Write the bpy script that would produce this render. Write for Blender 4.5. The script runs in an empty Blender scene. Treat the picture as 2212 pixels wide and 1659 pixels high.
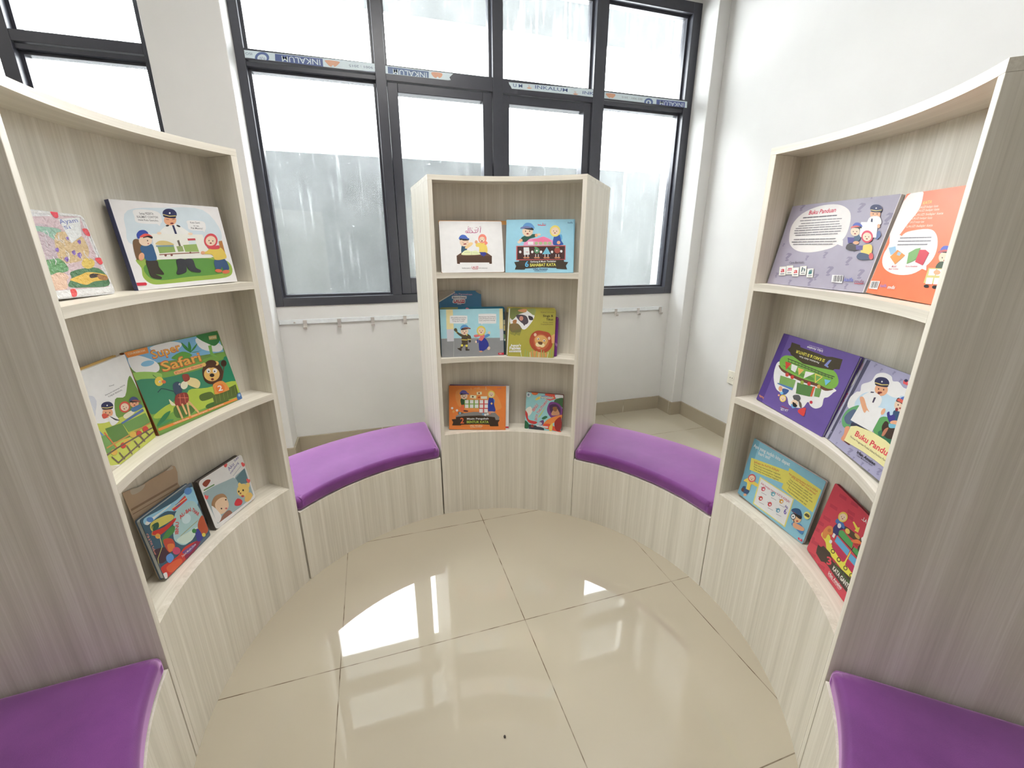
import bpy, bmesh, math, random
from mathutils import Vector, Matrix
from math import sin, cos, pi

scene = bpy.context.scene
COL = scene.collection

# ---------------------------------------------------------------- camera
YAW, PITCH, ROLL = 0.30814, -0.30878, 0.00194
FPX = 935.0
cd = bpy.data.cameras.new('camera')
cd.sensor_fit = 'HORIZONTAL'
cd.sensor_width = 36.0
cd.lens = FPX / 2212 * 36.0
cd.clip_start = 0.02
cam = bpy.data.objects.new('camera', cd)
COL.objects.link(cam)
_f = Vector((sin(YAW) * cos(PITCH), cos(YAW) * cos(PITCH), sin(PITCH)))
_r = Vector((cos(YAW), -sin(YAW), 0))
_u = _r.cross(_f)
_r, _u = _r * cos(ROLL) + _u * sin(ROLL), _u * cos(ROLL) - _r * sin(ROLL)
cam.matrix_world = Matrix(((_r.x, _u.x, -_f.x, -0.40305), (_r.y, _u.y, -_f.y, -1.11306),
                           (_r.z, _u.z, -_f.z, 1.23645), (0, 0, 0, 1)))
scene.camera = cam

# ---------------------------------------------------------------- sky, added lamps, exposure
scene.view_settings.view_transform = 'Standard'
scene.view_settings.look = 'None'
scene.view_settings.gamma = 1.0
scene.view_settings.use_curve_mapping = False
scene.view_settings.exposure = 0.28
w = bpy.data.worlds.new('overcast_sky')
scene.world = w
w.use_nodes = True
bg = w.node_tree.nodes['Background']
bg.inputs[0].default_value = (0.94, 0.972, 1.0, 1)
bg.inputs[1].default_value = 16.0


def area(name, loc, size, energy, rot=(0, 0, 0), col=(1, .985, .96)):
    l = bpy.data.lights.new(name, 'AREA')
    l.shape = 'RECTANGLE'
    l.size, l.size_y = size
    l.energy = energy
    l.color = col
    o = bpy.data.objects.new(name, l)
    o.location = loc
    o.rotation_euler = rot
    COL.objects.link(o)
    return o


ADDED_LAMPS = [(-.12, -.02, 24.0), (-3.0, -.6, 1.0), (-.2, -3.2, 1.0), (-3.0, -3.2, 1.0)]  # unseen lamps, added to light the ring
for (lx, ly, le) in ADDED_LAMPS:
    area('added_ceiling_light', (lx, ly, 2.835), (1.15, .55), le)

# ---------------------------------------------------------------- materials
def lin(c):
    return tuple(((x / 255) / 12.92 if x / 255 <= .04045 else ((x / 255 + .055) / 1.055) ** 2.4) for x in c)


def new_mat(name):
    m = bpy.data.materials.new(name)
    m.use_nodes = True
    nt = m.node_tree
    b = nt.nodes['Principled BSDF']
    return m, nt, b


def N(nt, t, **kw):
    n = nt.nodes.new(t)
    for k, v in kw.items():
        setattr(n, k, v)
    return n


def math_node(nt, op, a, b=None, c=None):
    n = N(nt, 'ShaderNodeMath', operation=op)
    for i, v in enumerate((a, b, c)):
        if v is None:
            continue
        if isinstance(v, (int, float)):
            n.inputs[i].default_value = v
        else:
            nt.links.new(v, n.inputs[i])
    return n.outputs[0]


def ramp(nt, fac, stops):
    r = N(nt, 'ShaderNodeValToRGB')
    e = r.color_ramp.elements
    while len(e) < len(stops):
        e.new(.5)
    for i, (p, c) in enumerate(stops):
        e[i].position = p
        e[i].color = (*c, 1) if len(c) == 3 else c
    nt.links.new(fac, r.inputs[0])
    return r.outputs[0]


def noise(nt, vec, scale, detail=2.0, rough=.5):
    n = N(nt, 'ShaderNodeTexNoise')
    n.inputs['Scale'].default_value = scale
    n.inputs['Detail'].default_value = detail
    n.inputs['Roughness'].default_value = rough
    nt.links.new(vec, n.inputs['Vector'])
    return n.outputs[0]


def scaled(nt, vec, s):
    n = N(nt, 'ShaderNodeVectorMath', operation='MULTIPLY')
    nt.links.new(vec, n.inputs[0])
    n.inputs[1].default_value = s
    return n.outputs[0]


def simple(name, col, rough=.5, spec=.4, metal=0.0, var=.06, vs=30, bump=0.0):
    m, nt, b = new_mat(name)
    tc = N(nt, 'ShaderNodeTexCoord')
    f = noise(nt, tc.outputs['Object'], vs, 3)
    c = lin(col)
    lo = tuple(x * (1 - var) for x in c)
    hi = tuple(min(1, x * (1 + var)) for x in c)
    nt.links.new(ramp(nt, f, [(.3, lo), (.7, hi)]), b.inputs['Base Color'])
    b.inputs['Roughness'].default_value = rough
    b.inputs['Specular IOR Level'].default_value = spec
    b.inputs['Metallic'].default_value = metal
    if bump:
        bp = N(nt, 'ShaderNodeBump')
        bp.inputs['Strength'].default_value = bump
        bp.inputs['Distance'].default_value = .002
        nt.links.new(f, bp.inputs['Height'])
        nt.links.new(bp.outputs[0], b.inputs['Normal'])
    return m


R = 0.812


def wood(name, horizontal=False):
    """pale greige laminate with straight fine grain; grain is vertical, or follows the arc on level boards"""
    m, nt, b = new_mat(name)
    tc = N(nt, 'ShaderNodeTexCoord')
    v = tc.outputs['Object']
    if horizontal:
        sp = N(nt, 'ShaderNodeSeparateXYZ')
        nt.links.new(v, sp.inputs[0])
        yy = math_node(nt, 'ADD', sp.outputs[1], R)
        ang = math_node(nt, 'ARCTAN2', sp.outputs[0], yy)
        rr = math_node(nt, 'SQRT', math_node(nt, 'ADD', math_node(nt, 'MULTIPLY', sp.outputs[0], sp.outputs[0]),
                                             math_node(nt, 'MULTIPLY', yy, yy)))
        cb = N(nt, 'ShaderNodeCombineXYZ')
        nt.links.new(rr, cb.inputs[0])
        nt.links.new(sp.outputs[2], cb.inputs[1])
        nt.links.new(ang, cb.inputs[2])
        v = cb.outputs[0]
    fine = noise(nt, scaled(nt, v, (420, 420, 6)), 1, 3, .6)
    mid = noise(nt, scaled(nt, v, (150, 150, 1.2)), 1, 2, .5)
    broad = noise(nt, scaled(nt, v, (30, 30, .3)), 1, 2, .55)
    s = math_node(nt, 'ADD', math_node(nt, 'MULTIPLY', fine, .28),
                  math_node(nt, 'ADD', math_node(nt, 'MULTIPLY', mid, .27), math_node(nt, 'MULTIPLY', broad, .45)))
    c = ramp(nt, s, [(.36, lin(WOOD_LO)), (.5, lin(WOOD_MID)), (.64, lin(WOOD_HI))])
    nt.links.new(c, b.inputs['Base Color'])
    b.inputs['Roughness'].default_value = .42
    b.inputs['Specular IOR Level'].default_value = .35
    bp = N(nt, 'ShaderNodeBump')
    bp.inputs['Strength'].default_value = .12
    bp.inputs['Distance'].default_value = .001
    nt.links.new(fine, bp.inputs['Height'])
    nt.links.new(bp.outputs[0], b.inputs['Normal'])
    return m


WOOD_LO, WOOD_MID, WOOD_HI = (211, 205, 190), (225, 219, 205), (238, 233, 221)
M_WOOD = wood('greige_laminate_vertical')
M_WOODH = wood('greige_laminate_level', True)


def tile_mat(name, col, size, ox, oy, line, rough, grout, vertical=False):
    m, nt, b = new_mat(name)
    g = N(nt, 'ShaderNodeNewGeometry')
    sp = N(nt, 'ShaderNodeSeparateXYZ')
    nt.links.new(g.outputs['Position'], sp.inputs[0])

    def mask(ax, off):
        a = math_node(nt, 'ADD', sp.outputs[ax], 60 - off)
        a = math_node(nt, 'FRACT', math_node(nt, 'DIVIDE', a, size))
        a = math_node(nt, 'ABSOLUTE', math_node(nt, 'SUBTRACT', a, .5))
        return math_node(nt, 'GREATER_THAN', a, .5 - line / size / 2)
    k = math_node(nt, 'MAXIMUM', mask(0, ox), mask(1, oy))
    n1 = noise(nt, g.outputs['Position'], 1.7, 3)
    c = lin(col)
    base = ramp(nt, n1, [(.3, tuple(x * .97 for x in c)), (.7, tuple(min(1, x * 1.03) for x in c))])
    # grime in the joint comes and goes
    n2 = noise(nt, g.outputs['Position'], 14, 2)
    gr = ramp(nt, n2, [(.4, lin(grout)), (.62, tuple(x * .8 for x in c))])
    mx = N(nt, 'ShaderNodeMix', data_type='RGBA')
    nt.links.new(k, mx.inputs[0])
    nt.links.new(base, mx.inputs[6])
    nt.links.new(gr, mx.inputs[7])
    nt.links.new(mx.outputs[2], b.inputs['Base Color'])
    b.inputs['Roughness'].default_value = rough
    b.inputs['Specular IOR Level'].default_value = .85
    return m


M_FLOOR = tile_mat('polished_cream_tile', (183, 174, 155), .6, 0, 0, .0028, .025, (104, 88, 70))
M_BASE = tile_mat('taupe_tile_skirting', (168, 157, 137), .6, .78, .9, .003, .2, (226, 220, 205))
M_WALL = simple('white_wall_paint', (221, 220, 218), .6, .25, var=.015, vs=6, bump=.05)
M_WALL_DIM = simple('bounce_dimming_wall_grey', (150, 150, 154), .6, .25, var=.015, vs=6)  # darkened tone for the unseen rear walls, to cut bounced light
M_CEIL = simple('white_ceiling_paint', (238, 237, 235), .8, .1, var=.01)
M_OUTW = simple('white_outdoor_paint', (225, 226, 224), .85, .1, var=.04, vs=5)
M_OUT = simple('weathered_grey_render', (106, 109, 109), .85, .1, var=.07, vs=5)
M_FRAME = simple('charcoal_aluminium', (62, 63, 71), .32, .5, var=.05)
M_SEAL = simple('black_rubber_seal', (22, 22, 24), .6, .3)
M_WHITEP = simple('white_painted_metal', (224, 228, 230), .4, .4)
M_STEEL = simple('pale_coated_steel', (196, 190, 186), .35, .5, .35)
M_PLAST = simple('cream_plastic', (226, 222, 208), .35, .5)
M_PLASTD = simple('dark_socket_hole', (60, 54, 50), .5, .3)


def glass_mat():
    m = bpy.data.materials.new('dusty_window_glass')
    m.use_nodes = True
    nt = m.node_tree
    nt.nodes.clear()
    out = N(nt, 'ShaderNodeOutputMaterial')
    tr = N(nt, 'ShaderNodeBsdfTransparent')
    tr.inputs[0].default_value = (.97, .98, .975, 1)
    gl = N(nt, 'ShaderNodeBsdfGlossy')
    gl.inputs['Roughness'].default_value = .02
    df = N(nt, 'ShaderNodeBsdfDiffuse')
    df.inputs[0].default_value = (.9, .92, .93, 1)
    tl = N(nt, 'ShaderNodeBsdfTranslucent')
    tl.inputs[0].default_value = (.9, .92, .93, 1)
    dd = N(nt, 'ShaderNodeMixShader')
    dd.inputs[0].default_value = .6
    nt.links.new(df.outputs[0], dd.inputs[1])
    nt.links.new(tl.outputs[0], dd.inputs[2])
    g = N(nt, 'ShaderNodeNewGeometry')
    p = g.outputs['Position']
    streak = noise(nt, scaled(nt, p, (46, 3, 2.2)), 1, 3, .6)
    blot = noise(nt, scaled(nt, p, (9, 1, 7)), 1, 4, .6)
    spots = noise(nt, scaled(nt, p, (70, 1, 60)), 1, 2, .5)
    a = ramp(nt, streak, [(.56, (0, 0, 0)), (.72, (.22, .22, .22))])
    c = ramp(nt, spots, [(.68, (0, 0, 0)), (.76, (.35, .35, .35))])
    d = math_node(nt, 'ADD', math_node(nt, 'MULTIPLY', a, blot), math_node(nt, 'MULTIPLY', c, blot))
    d = math_node(nt, 'ADD', d, math_node(nt, 'MULTIPLY', blot, .09))
    m1 = N(nt, 'ShaderNodeMixShader')
    m1.inputs[0].default_value = .06
    nt.links.new(tr.outputs[0], m1.inputs[1])
    nt.links.new(gl.outputs[0], m1.inputs[2])
    m2 = N(nt, 'ShaderNodeMixShader')
    nt.links.new(d, m2.inputs[0])
    nt.links.new(m1.outputs[0], m2.inputs[1])
    nt.links.new(dd.outputs[0], m2.inputs[2])
    nt.links.new(m2.outputs[0], out.inputs[0])
    return m


M_GLASS = glass_mat()


def velvet():
    m, nt, b = new_mat('purple_velvet')
    tc = N(nt, 'ShaderNodeTexCoord')
    f = noise(nt, tc.outputs['Object'], 7, 4, .6)
    f2 = noise(nt, tc.outputs['Object'], 900, 1)
    s = math_node(nt, 'ADD', math_node(nt, 'MULTIPLY', f, .7), math_node(nt, 'MULTIPLY', f2, .3))
    nt.links.new(ramp(nt, s, [(.35, lin((95, 42, 106))), (.68, lin((118, 57, 128)))]), b.inputs['Base Color'])
    b.inputs['Roughness'].default_value = .55
    b.inputs['Specular IOR Level'].default_value = .6
    b.inputs['Specular Tint'].default_value = (*lin((226, 180, 236)), 1)
    b.inputs['Sheen Weight'].default_value = 1.0
    b.inputs['Sheen Roughness'].default_value = .5
    b.inputs['Sheen Tint'].default_value = (*lin((236, 190, 242)), 1)
    bp = N(nt, 'ShaderNodeBump')
    bp.inputs['Strength'].default_value = .2
    bp.inputs['Distance'].default_value = .001
    nt.links.new(f2, bp.inputs['Height'])
    nt.links.new(bp.outputs[0], b.inputs['Normal'])
    return m


M_VELVET = velvet()

# ---------------------------------------------------------------- helpers
def link(name, bm, mat, parent=None, smooth=False, bevel=0.0, seg=2):
    bmesh.ops.recalc_face_normals(bm, faces=bm.faces[:])
    me = bpy.data.meshes.new(name)
    bm.to_mesh(me)
    bm.free()
    for mm in (mat if isinstance(mat, (list, tuple)) else [mat]):
        me.materials.append(mm)
    o = bpy.data.objects.new(name, me)
    COL.objects.link(o)
    if parent:
        o.parent = parent
    if bevel:
        md = o.modifiers.new('rounded_edges', 'BEVEL')
        md.width = bevel
        md.segments = seg
        md.limit_method = 'ANGLE'
        md.angle_limit = math.radians(50)
        md.harden_normals = True
    if smooth or bevel:
        for p in me.polygons:
            p.use_smooth = True
        me.set_sharp_from_angle(angle=math.radians(35)) if not bevel else None
    return o


def empty(name, loc=(0, 0, 0), rz=0.0):
    o = bpy.data.objects.new(name, None)
    o.empty_display_size = .1
    o.location = loc
    o.rotation_euler = (0, 0, rz)
    COL.objects.link(o)
    return o


def tag(o, label=None, cat=None, group=None, kind=None):
    if label:
        o['label'] = label
    if cat:
        o['category'] = cat
    if group:
        o['group'] = group
    if kind:
        o['kind'] = kind
    return o


def copy_tree(o, parent=None):
    c = o.copy()
    COL.objects.link(c)
    if parent:
        c.parent = parent
    for ch in list(o.children):
        copy_tree(ch, c)
    return c


def add_box(bm, x0, x1, y0, y1, z0, z1):
    v = [bm.verts.new((x, y, z)) for z in (z0, z1) for y in (y0, y1) for x in (x0, x1)]
    for f in ((0, 2, 3, 1), (4, 5, 7, 6), (0, 1, 5, 4), (2, 6, 7, 3), (0, 4, 6, 2), (1, 3, 7, 5)):
        bm.faces.new([v[i] for i in f])
    return v


def box(name, b, mat, parent=None, bevel=0.0):
    bm = bmesh.new()
    add_box(bm, *b)
    return link(name, bm, mat, parent, bevel=bevel)


def add_arc(bm, r0, r1, a0, a1, z0, z1, n=28, nr=1, cy=-R):
    """solid curved board about the ring centre (local y = outwards)"""
    rows = []
    for i in range(n + 1):
        a = a0 + (a1 - a0) * i / n
        row = []
        for z in (z0, z1):
            for j in range(nr + 1):
                r = r0 + (r1 - r0) * j / nr
                row.append(bm.verts.new((r * sin(a), cy + r * cos(a), z)))
        rows.append(row)
    k = nr + 1
    for i in range(n):
        p, q = rows[i], rows[i + 1]
        for j in range(nr):
            bm.faces.new((p[j], p[j + 1], q[j + 1], q[j]))
            bm.faces.new((p[k + j], q[k + j], q[k + j + 1], p[k + j + 1]))
        bm.faces.new((p[0], q[0], q[k], p[k]))
        bm.faces.new((p[nr], p[k + nr], q[k + nr], q[nr]))
    for p in (rows[0], rows[-1]):
        for j in range(nr):
            bm.faces.new((p[j], p[k + j], p[k + j + 1], p[j + 1]))
    return rows


def arc(name, mat, parent, r0, r1, a0, a1, z0, z1, n=28, bevel=.0012):
    bm = bmesh.new()
    add_arc(bm, r0, r1, a0, a1, z0, z1, n)
    return link(name, bm, mat, parent, smooth=True)


def tube(bm, pts, rad, n=8):
    rings = []
    for i, p in enumerate(pts):
        p = Vector(p)
        d = (Vector(pts[min(i + 1, len(pts) - 1)]) - Vector(pts[max(i - 1, 0)])).normalized()
        a = d.orthogonal().normalized()
        if abs(d.z) < .9:
            a = d.cross(Vector((0, 0, 1))).normalized()
        b = d.cross(a)
        rings.append([bm.verts.new(p + a * rad * cos(2 * pi * k / n) + b * rad * sin(2 * pi * k / n)) for k in range(n)])
    for p, q in zip(rings, rings[1:]):
        for k in range(n):
            bm.faces.new((p[k], p[(k + 1) % n], q[(k + 1) % n], q[k]))
    bm.faces.new(rings[0][::-1])
    bm.faces.new(rings[-1])


# ---------------------------------------------------------------- room shell
XR, YW, XL, YB, ZC = 1.79, 1.645, -5.2, -5.0, 2.88


def struct(name, b, mat, bevel=0):
    return tag(box(name, b, mat, bevel=bevel), kind='structure')


struct('floor', (XL - .2, XR + .2, YB - .2, YW + .15, -.12, 0), M_FLOOR)
struct('ceiling', (XL - .2, XR + .2, YB - .2, YW + .15, ZC, ZC + .12), M_CEIL)
struct('wall_right', (XR, XR + .15, YB - .15, YW + .15, 0, ZC), M_WALL)
W1 = (-.937, 1.708, .905, 2.665)      # outer edge of the black window frame
W2 = (-3.86, -1.24, .905, 2.665)
bm = bmesh.new()
for (x0, x1, z0, z1) in ((XL, W2[0], 0, ZC), (W2[0], W2[1], 0, W2[2]), (W2[0], W2[1], W2[3], ZC), (W2[1], W1[0], 0, ZC),
                         (W1[0], W1[1], 0, W1[2]), (W1[0], W1[1], W1[3], ZC), (W1[1], XR, 0, ZC)):
    add_box(bm, x0, x1, YW, YW + .15, z0, z1)
tag(link('wall_back', bm, M_WALL), kind='structure')
struct('wall_front', (XL, XR, YB - .15, YB, 0, ZC), M_WALL_DIM)
struct('wall_left', (XL - .15, XL, YB, YW + .15, 0, ZC), M_WALL_DIM)
# piers standing forward of the window wall
struct('wall_pier_middle', (-1.24, -.928, 1.49, YW + .001, 0, ZC), M_WALL, .006)
struct('wall_pier_right', (1.705, XR + .001, 1.483, YW + .001, 0, ZC), M_WALL, .006)
BH, BT = .1, .012
struct('baseboard_back', (-.928, 1.705, YW - BT, YW, 0, BH), M_BASE)
bm = bmesh.new()
add_box(bm, -.928, -.928 + BT, 1.49 - BT, YW - BT, 0, BH)
add_box(bm, -1.24 - BT, -.928, 1.49 - BT, 1.49, 0, BH)
add_box(bm, -1.24 - BT, -1.24, 1.49, YW - BT, 0, BH)
tag(link('baseboard_pier_middle', bm, M_BASE), kind='structure')
bm = bmesh.new()
add_box(bm, 1.705 - BT, 1.705, 1.483 - BT, YW - BT, 0, BH)
add_box(bm, 1.705, XR - BT, 1.483 - BT, 1.483, 0, BH)
tag(link('baseboard_pier_right', bm, M_BASE), kind='structure')
struct('baseboard_right', (XR - BT, XR, YB, 1.483, 0, BH), M_BASE)
struct('baseboard_left', (XL, -1.24 - BT, YW - BT, YW, 0, BH), M_BASE)

# ---------------------------------------------------------------- windows
FY0, FY1 = YW - .008, YW + .095      # frame depth


def frame_box(bm, x0, x1, z0, z1, y0=FY0, y1=FY1):
    add_box(bm, x0, x1, y0, y1, z0, z1)


def make_window(name, X, mull, tz, sashes, label):
    """X = outer frame rectangle; mull = upright (x0,x1); tz = transom (z0,z1)"""
    x0, x1, z0, z1 = X
    root = tag(empty(name, (0, 0, 0)), label, 'window', kind='structure')
    bm = bmesh.new()
    t = .05
    frame_box(bm, x0, x0 + t, z0, z1)
    frame_box(bm, x1 - .062, x1, z0, z1)
    frame_box(bm, x0 + t, x1 - .062, z0, z0 + .048)
    frame_box(bm, x0 + t, x1 - .062, z1 - .058, z1)
    link('frame', bm, M_FRAME, root, bevel=.002)
    xs = [x0 + t] + [v for m in mull for v in m] + [x1 - .062]
    for m in mull:
        bm = bmesh.new()
        frame_box(bm, m[0], m[1], z0 + .048, z1 - .058, FY0 - .003)
        link('mullion', bm, M_FRAME, root, bevel=.002)
    bays = [(xs[2 * i], xs[2 * i + 1]) for i in range(len(mull) + 1)]
    for i, (a, b) in enumerate(bays):
        bm = bmesh.new()
        if i in sashes:
            frame_box(bm, a, b, tz[0], tz[1])
        else:
            frame_box(bm, a, b, tz[0] + .024, tz[1])
            add_box(bm, a, b, FY0 + .012, FY1, tz[0], tz[0] + .02)
        link('transom', bm, M_FRAME, root, bevel=.0015)
        for (za, zb, low) in ((z0 + .048, tz[0], True), (tz[1], z1 - .058, False)):
            sx0, sx1, sz0, sz1 = a, b, za, zb
            gy = YW + .055
            if low and i in sashes:
                l_, r_, b_, t_ = sashes[i]
                bm = bmesh.new()
                y0, y1 = YW + .004, YW + .075
                add_box(bm, a + .003, a + l_, y0, y1, za + .003, zb - .003)
                add_box(bm, b - r_, b - .003, y0, y1, za + .003, zb - .003)
                add_box(bm, a + l_, b - r_, y0, y1, za + .003, za + b_)
                add_box(bm, a + l_, b - r_, y0, y1, zb - t_, zb - .003)
                link('sash', bm, M_FRAME, root, bevel=.003)
                sx0, sx1, sz0, sz1 = a + l_, b - r_, za + b_, zb - t_
            else:
                bm = bmesh.new()
                y0, y1 = YW + .03, YW + .08
                s = .013
                for q in ((a, a + s, za, zb), (b - s, b, za, zb), (a + s, b - s, za, za + s), (a + s, b - s, zb - s, zb)):
                    add_box(bm, q[0], q[1], y0, y1, q[2], q[3])
                link('glazing_bead', bm, M_FRAME, root, bevel=.001)
                sx0, sx1, sz0, sz1 = a + s, b - s, za + s, zb - s
            bm = bmesh.new()
            add_box(bm, sx0 - .004, sx1 + .004, gy, gy + .005, sz0 - .004, sz1 + .004)
            link('pane', bm, M_GLASS, root)
    return root


win1 = make_window('window_1', W1, [(-.283, -.230), (.355, .415), (.985, 1.062)], (2.072, 2.142),
                   {1: (.057, .057, .098, .048), 2: (.042, .05, .098, .05)},
                   'tall black-framed window with two opening sashes behind the middle bookcase')
win2 = make_window('window_2', W2, [(-3.2, -3.14), (-2.5, -2.44), (-1.83, -1.775)], (2.046, 2.112), {},
                   'second black-framed window beyond the pier on the left')
# outside: parapet, beam and return wall framing the opening
struct('wall_outside_parapet', (-4.5, 2.19, 2.6, 2.72, -.4, 1.866), M_OUT)
struct('wall_outside_beam', (-1.25, 2.19, 2.6, 2.625, 2.772, 4.6), M_OUT)
struct('wall_outside_return', (2.19, 2.32, 1.8, 2.75, -.4, 4.6), M_OUTW)
struct('wall_added_sky_blocker', (-6.0, 3.0, YW + .02, YW + .15, ZC + .12, 5.2), M_OUTW)  # unseen wall added overhead to keep sky light off beam and parapet
struct('floor_outside', (-6.0, 3.0, YW + .16, 2.6, -.5, -.4), M_OUT)

# ---------------------------------------------------------------- ring of bookcases and benches
RCX, RCY, PH = -.1224, -.10718, .97834
TH = .018
H, HB, ZA, ZB, ZCc = 1.4955, .2997, 1.1305, .7713, .4126
DOUT, DIN = .436, .102
WB = .766 / 2


def place(o, ang):
    t = PH + ang
    o.location = (RCX + R * sin(t), RCY + R * cos(t), 0)
    o.rotation_euler = (0, 0, -t)
    return o


def radial_panel(bm, a, side, r0, r1, z0, z1):
    """flat board standing along the radius at angle a, thickness on the inner side"""
    d = Vector((sin(a), cos(a), 0))
    nrm = Vector((cos(a), -sin(a), 0)) * (-side)
    c = Vector((0, -R, 0))
    v = []
    for z in (z0, z1):
        for (r, t) in ((r0, 0), (r1, 0), (r1, TH), (r0, TH)):
            v.append(bm.verts.new(c + d * r + nrm * t + Vector((0, 0, z))))
    for f in ((3, 2, 1, 0), (4, 5, 6, 7), (0, 1, 5, 4), (1, 2, 6, 5), (2, 3, 7, 6), (3, 0, 4, 7)):
        bm.faces.new([v[i] for i in f])


def make_bookcase():
    root = empty('bookcase')
    da = TH / R
    for s in (-1, 1):
        bm = bmesh.new()
        radial_panel(bm, s * WB, s, R, R + DOUT, 0, H - TH)
        link('side_panel', bm, M_WOOD, root, bevel=.0012)
    arc('top_panel', M_WOODH, root, R, R + DOUT, -WB, WB, H - TH, H)
    ia = WB - da * .93
    arc('shelf', M_WOODH, root, R, R + DIN, -ia, ia, ZA - .021, ZA)
    arc('shelf', M_WOODH, root, R, R + DIN, -ia, ia, ZB - .021, ZB)
    arc('ledge', M_WOODH, root, R + TH, R + DIN, -ia, ia, ZCc - TH, ZCc)
    ia2 = WB - da * .99
    arc('plinth_panel', M_WOOD, root, R, R + TH, -ia2, ia2, 0, ZCc)
    ib = WB - TH / (R + DIN) * .95
    arc('back_panel', M_WOOD, root, R + DIN, R + DIN + .012, -ib, ib, 0, H - TH)
    ic = WB - TH / (R + DOUT) * .95
    arc('rear_panel', M_WOOD, root, R + DOUT - .012, R + DOUT, -ic, ic, 0, H - TH)
    return root


case0 = make_bookcase()
LBL_CASE = {-.6475: 'curved greige bookcase standing in front of the window, in the middle of the ring',
            -2.2146: 'curved greige bookcase on the left, with the safari and train books',
            .9085: 'curved greige bookcase on the right, with the purple and red books'}
for i, (a, lb) in enumerate(LBL_CASE.items()):
    o = case0 if i == 0 else copy_tree(case0)
    tag(place(o, a), lb, 'bookcase', 'curved bookcases of the reading ring')

WBE = .392
BR1 = R + .358


def make_bench():
    root = empty('bench')
    arc('front_panel', M_WOOD, root, R, R + TH, -WBE, WBE, 0, HB)
    arc('back_panel', M_WOOD, root, BR1 - TH, BR1, -WBE, WBE, 0, HB)
    for s in (-1, 1):
        bm = bmesh.new()
        radial_panel(bm, s * WBE, s, R + TH, BR1 - TH, 0, HB)
        link('side_panel', bm, M_WOOD, root)
    arc('seat_board', M_WOODH, root, R + TH, BR1 - TH, -WBE + .02, WBE - .02, HB - TH, HB - .0005)
    bm = bmesh.new()
    z0, zt = HB + .0005, HB + .05
    rows = add_arc(bm, R + .001, BR1, -WBE + .002, WBE - .002, z0, zt, 40, 12)
    for i, row in enumerate(rows):
        u = i / 40
        for j in range(13):
            v = row[13 + j]
            q = j / 12
            v.co.z += .012 * min(1, 6 * u * (1 - u)) ** .6 * min(1, 5.5 * q * (1 - q)) ** .6
    o = link('cushion', bm, M_VELVET, root, smooth=False, bevel=.016, seg=5)
    for p in o.data.polygons:
        p.use_smooth = True
    return root


bench0 = make_bench()
LBL_B = {-1.43: 'low curved bench with purple velvet cushion, between the left and middle bookcases',
         .13: 'low curved bench with purple velvet cushion, between the middle and right bookcases',
         -2.9955: 'curved bench with dark purple cushion, cut off by the lower left corner of the photo',
         1.6895: 'curved bench with dark purple cushion, cut off by the lower right corner of the photo'}
for i, (a, lb) in enumerate(LBL_B.items()):
    o = bench0 if i == 0 else copy_tree(bench0)
    tag(place(o, a), lb, 'bench', 'purple cushioned benches of the reading ring')

# ---------------------------------------------------------------- wall fittings
def make_rail(x0, x1, zt, hooks, label):
    root = tag(empty('hook_rail', ((x0 + x1) / 2, YW, zt)), label, 'hook rail', 'hook rails under the window')
    cx = (x0 + x1) / 2
    box('rail', (x0 - cx, x1 - cx, -.014, 0, -.026, 0), M_WHITEP, root, .003)
    for hx in hooks:
        bm = bmesh.new()
        hw = .010
        prof = [(-.0145, -.006), (-.0165, -.006), (-.0175, -.028), (-.0175, -.046), (-.021, -.052), (-.032, -.053), (-.038, -.049), (-.040, -.040)]
        t = .003
        outer = [Vector((0, y, z)) for y, z in prof]
        rows = []
        for i, p in enumerate(outer):
            d = (outer[min(i + 1, len(outer) - 1)] - outer[max(i - 1, 0)]).normalized()
            nn = Vector((0, d.z, -d.y)) * t
            rows.append([bm.verts.new(p + Vector((hx - cx + s * hw, 0, 0)) + k * nn) for s in (-1, 1) for k in (0, 1)])
        for p, q in zip(rows, rows[1:]):
            for a, b in ((0, 1), (1, 3), (3, 2), (2, 0)):
                bm.faces.new((p[a], p[b], q[b], q[a]))
        for p in (rows[0], rows[-1]):
            bm.faces.new((p[0], p[1], p[3], p[2]))
        link('hook', bm, M_STEEL, root, bevel=.0008, seg=1)
    for sx in (x0 + .08, x1 - .03):
        bm = bmesh.new()
        bmesh.ops.create_cone(bm, cap_ends=True, segments=14, radius1=.005, radius2=.0035, depth=.003,
                              matrix=Matrix.Translation((sx - cx, -.0155, -.016)) @ Matrix.Rotation(pi / 2, 4, 'X'))
        link('screw', bm, M_STEEL, root)
    return root


make_rail(-.925, .16, .829, (-.789, -.604, -.415, -.225), 'white hook rail under the window, left of the middle bookcase')
make_rail(.5, 1.645, .812, (.88, 1.066, 1.25, 1.434, 1.622), 'white hook rail under the window, right of the middle bookcase')

sk = tag(empty('wall_socket', (XR, .995, .42)), 'cream double wall socket on the right wall, half hidden by the right bookcase', 'socket')
box('plate', (-.010, 0, -.068, .068, -.043, .043), M_PLAST, sk, .003)
for yy in (.033, -.033):
    bm = bmesh.new()
    bmesh.ops.create_cone(bm, cap_ends=True, segments=28, radius1=.021, radius2=.021, depth=.003,
                          matrix=Matrix.Translation((-.0105, yy, 0)) @ Matrix.Rotation(pi / 2, 4, 'Y'))
    so = link('socket_face', bm, M_PLAST, sk)
    for k in (-1, 1):
        bm = bmesh.new()
        bmesh.ops.create_cone(bm, cap_ends=True, segments=10, radius1=.003, radius2=.003, depth=.001,
                              matrix=Matrix.Translation((-.0122, yy + k * .009, 0)) @ Matrix.Rotation(pi / 2, 4, 'Y'))
        link('hole', bm, M_PLASTD, so)

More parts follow.
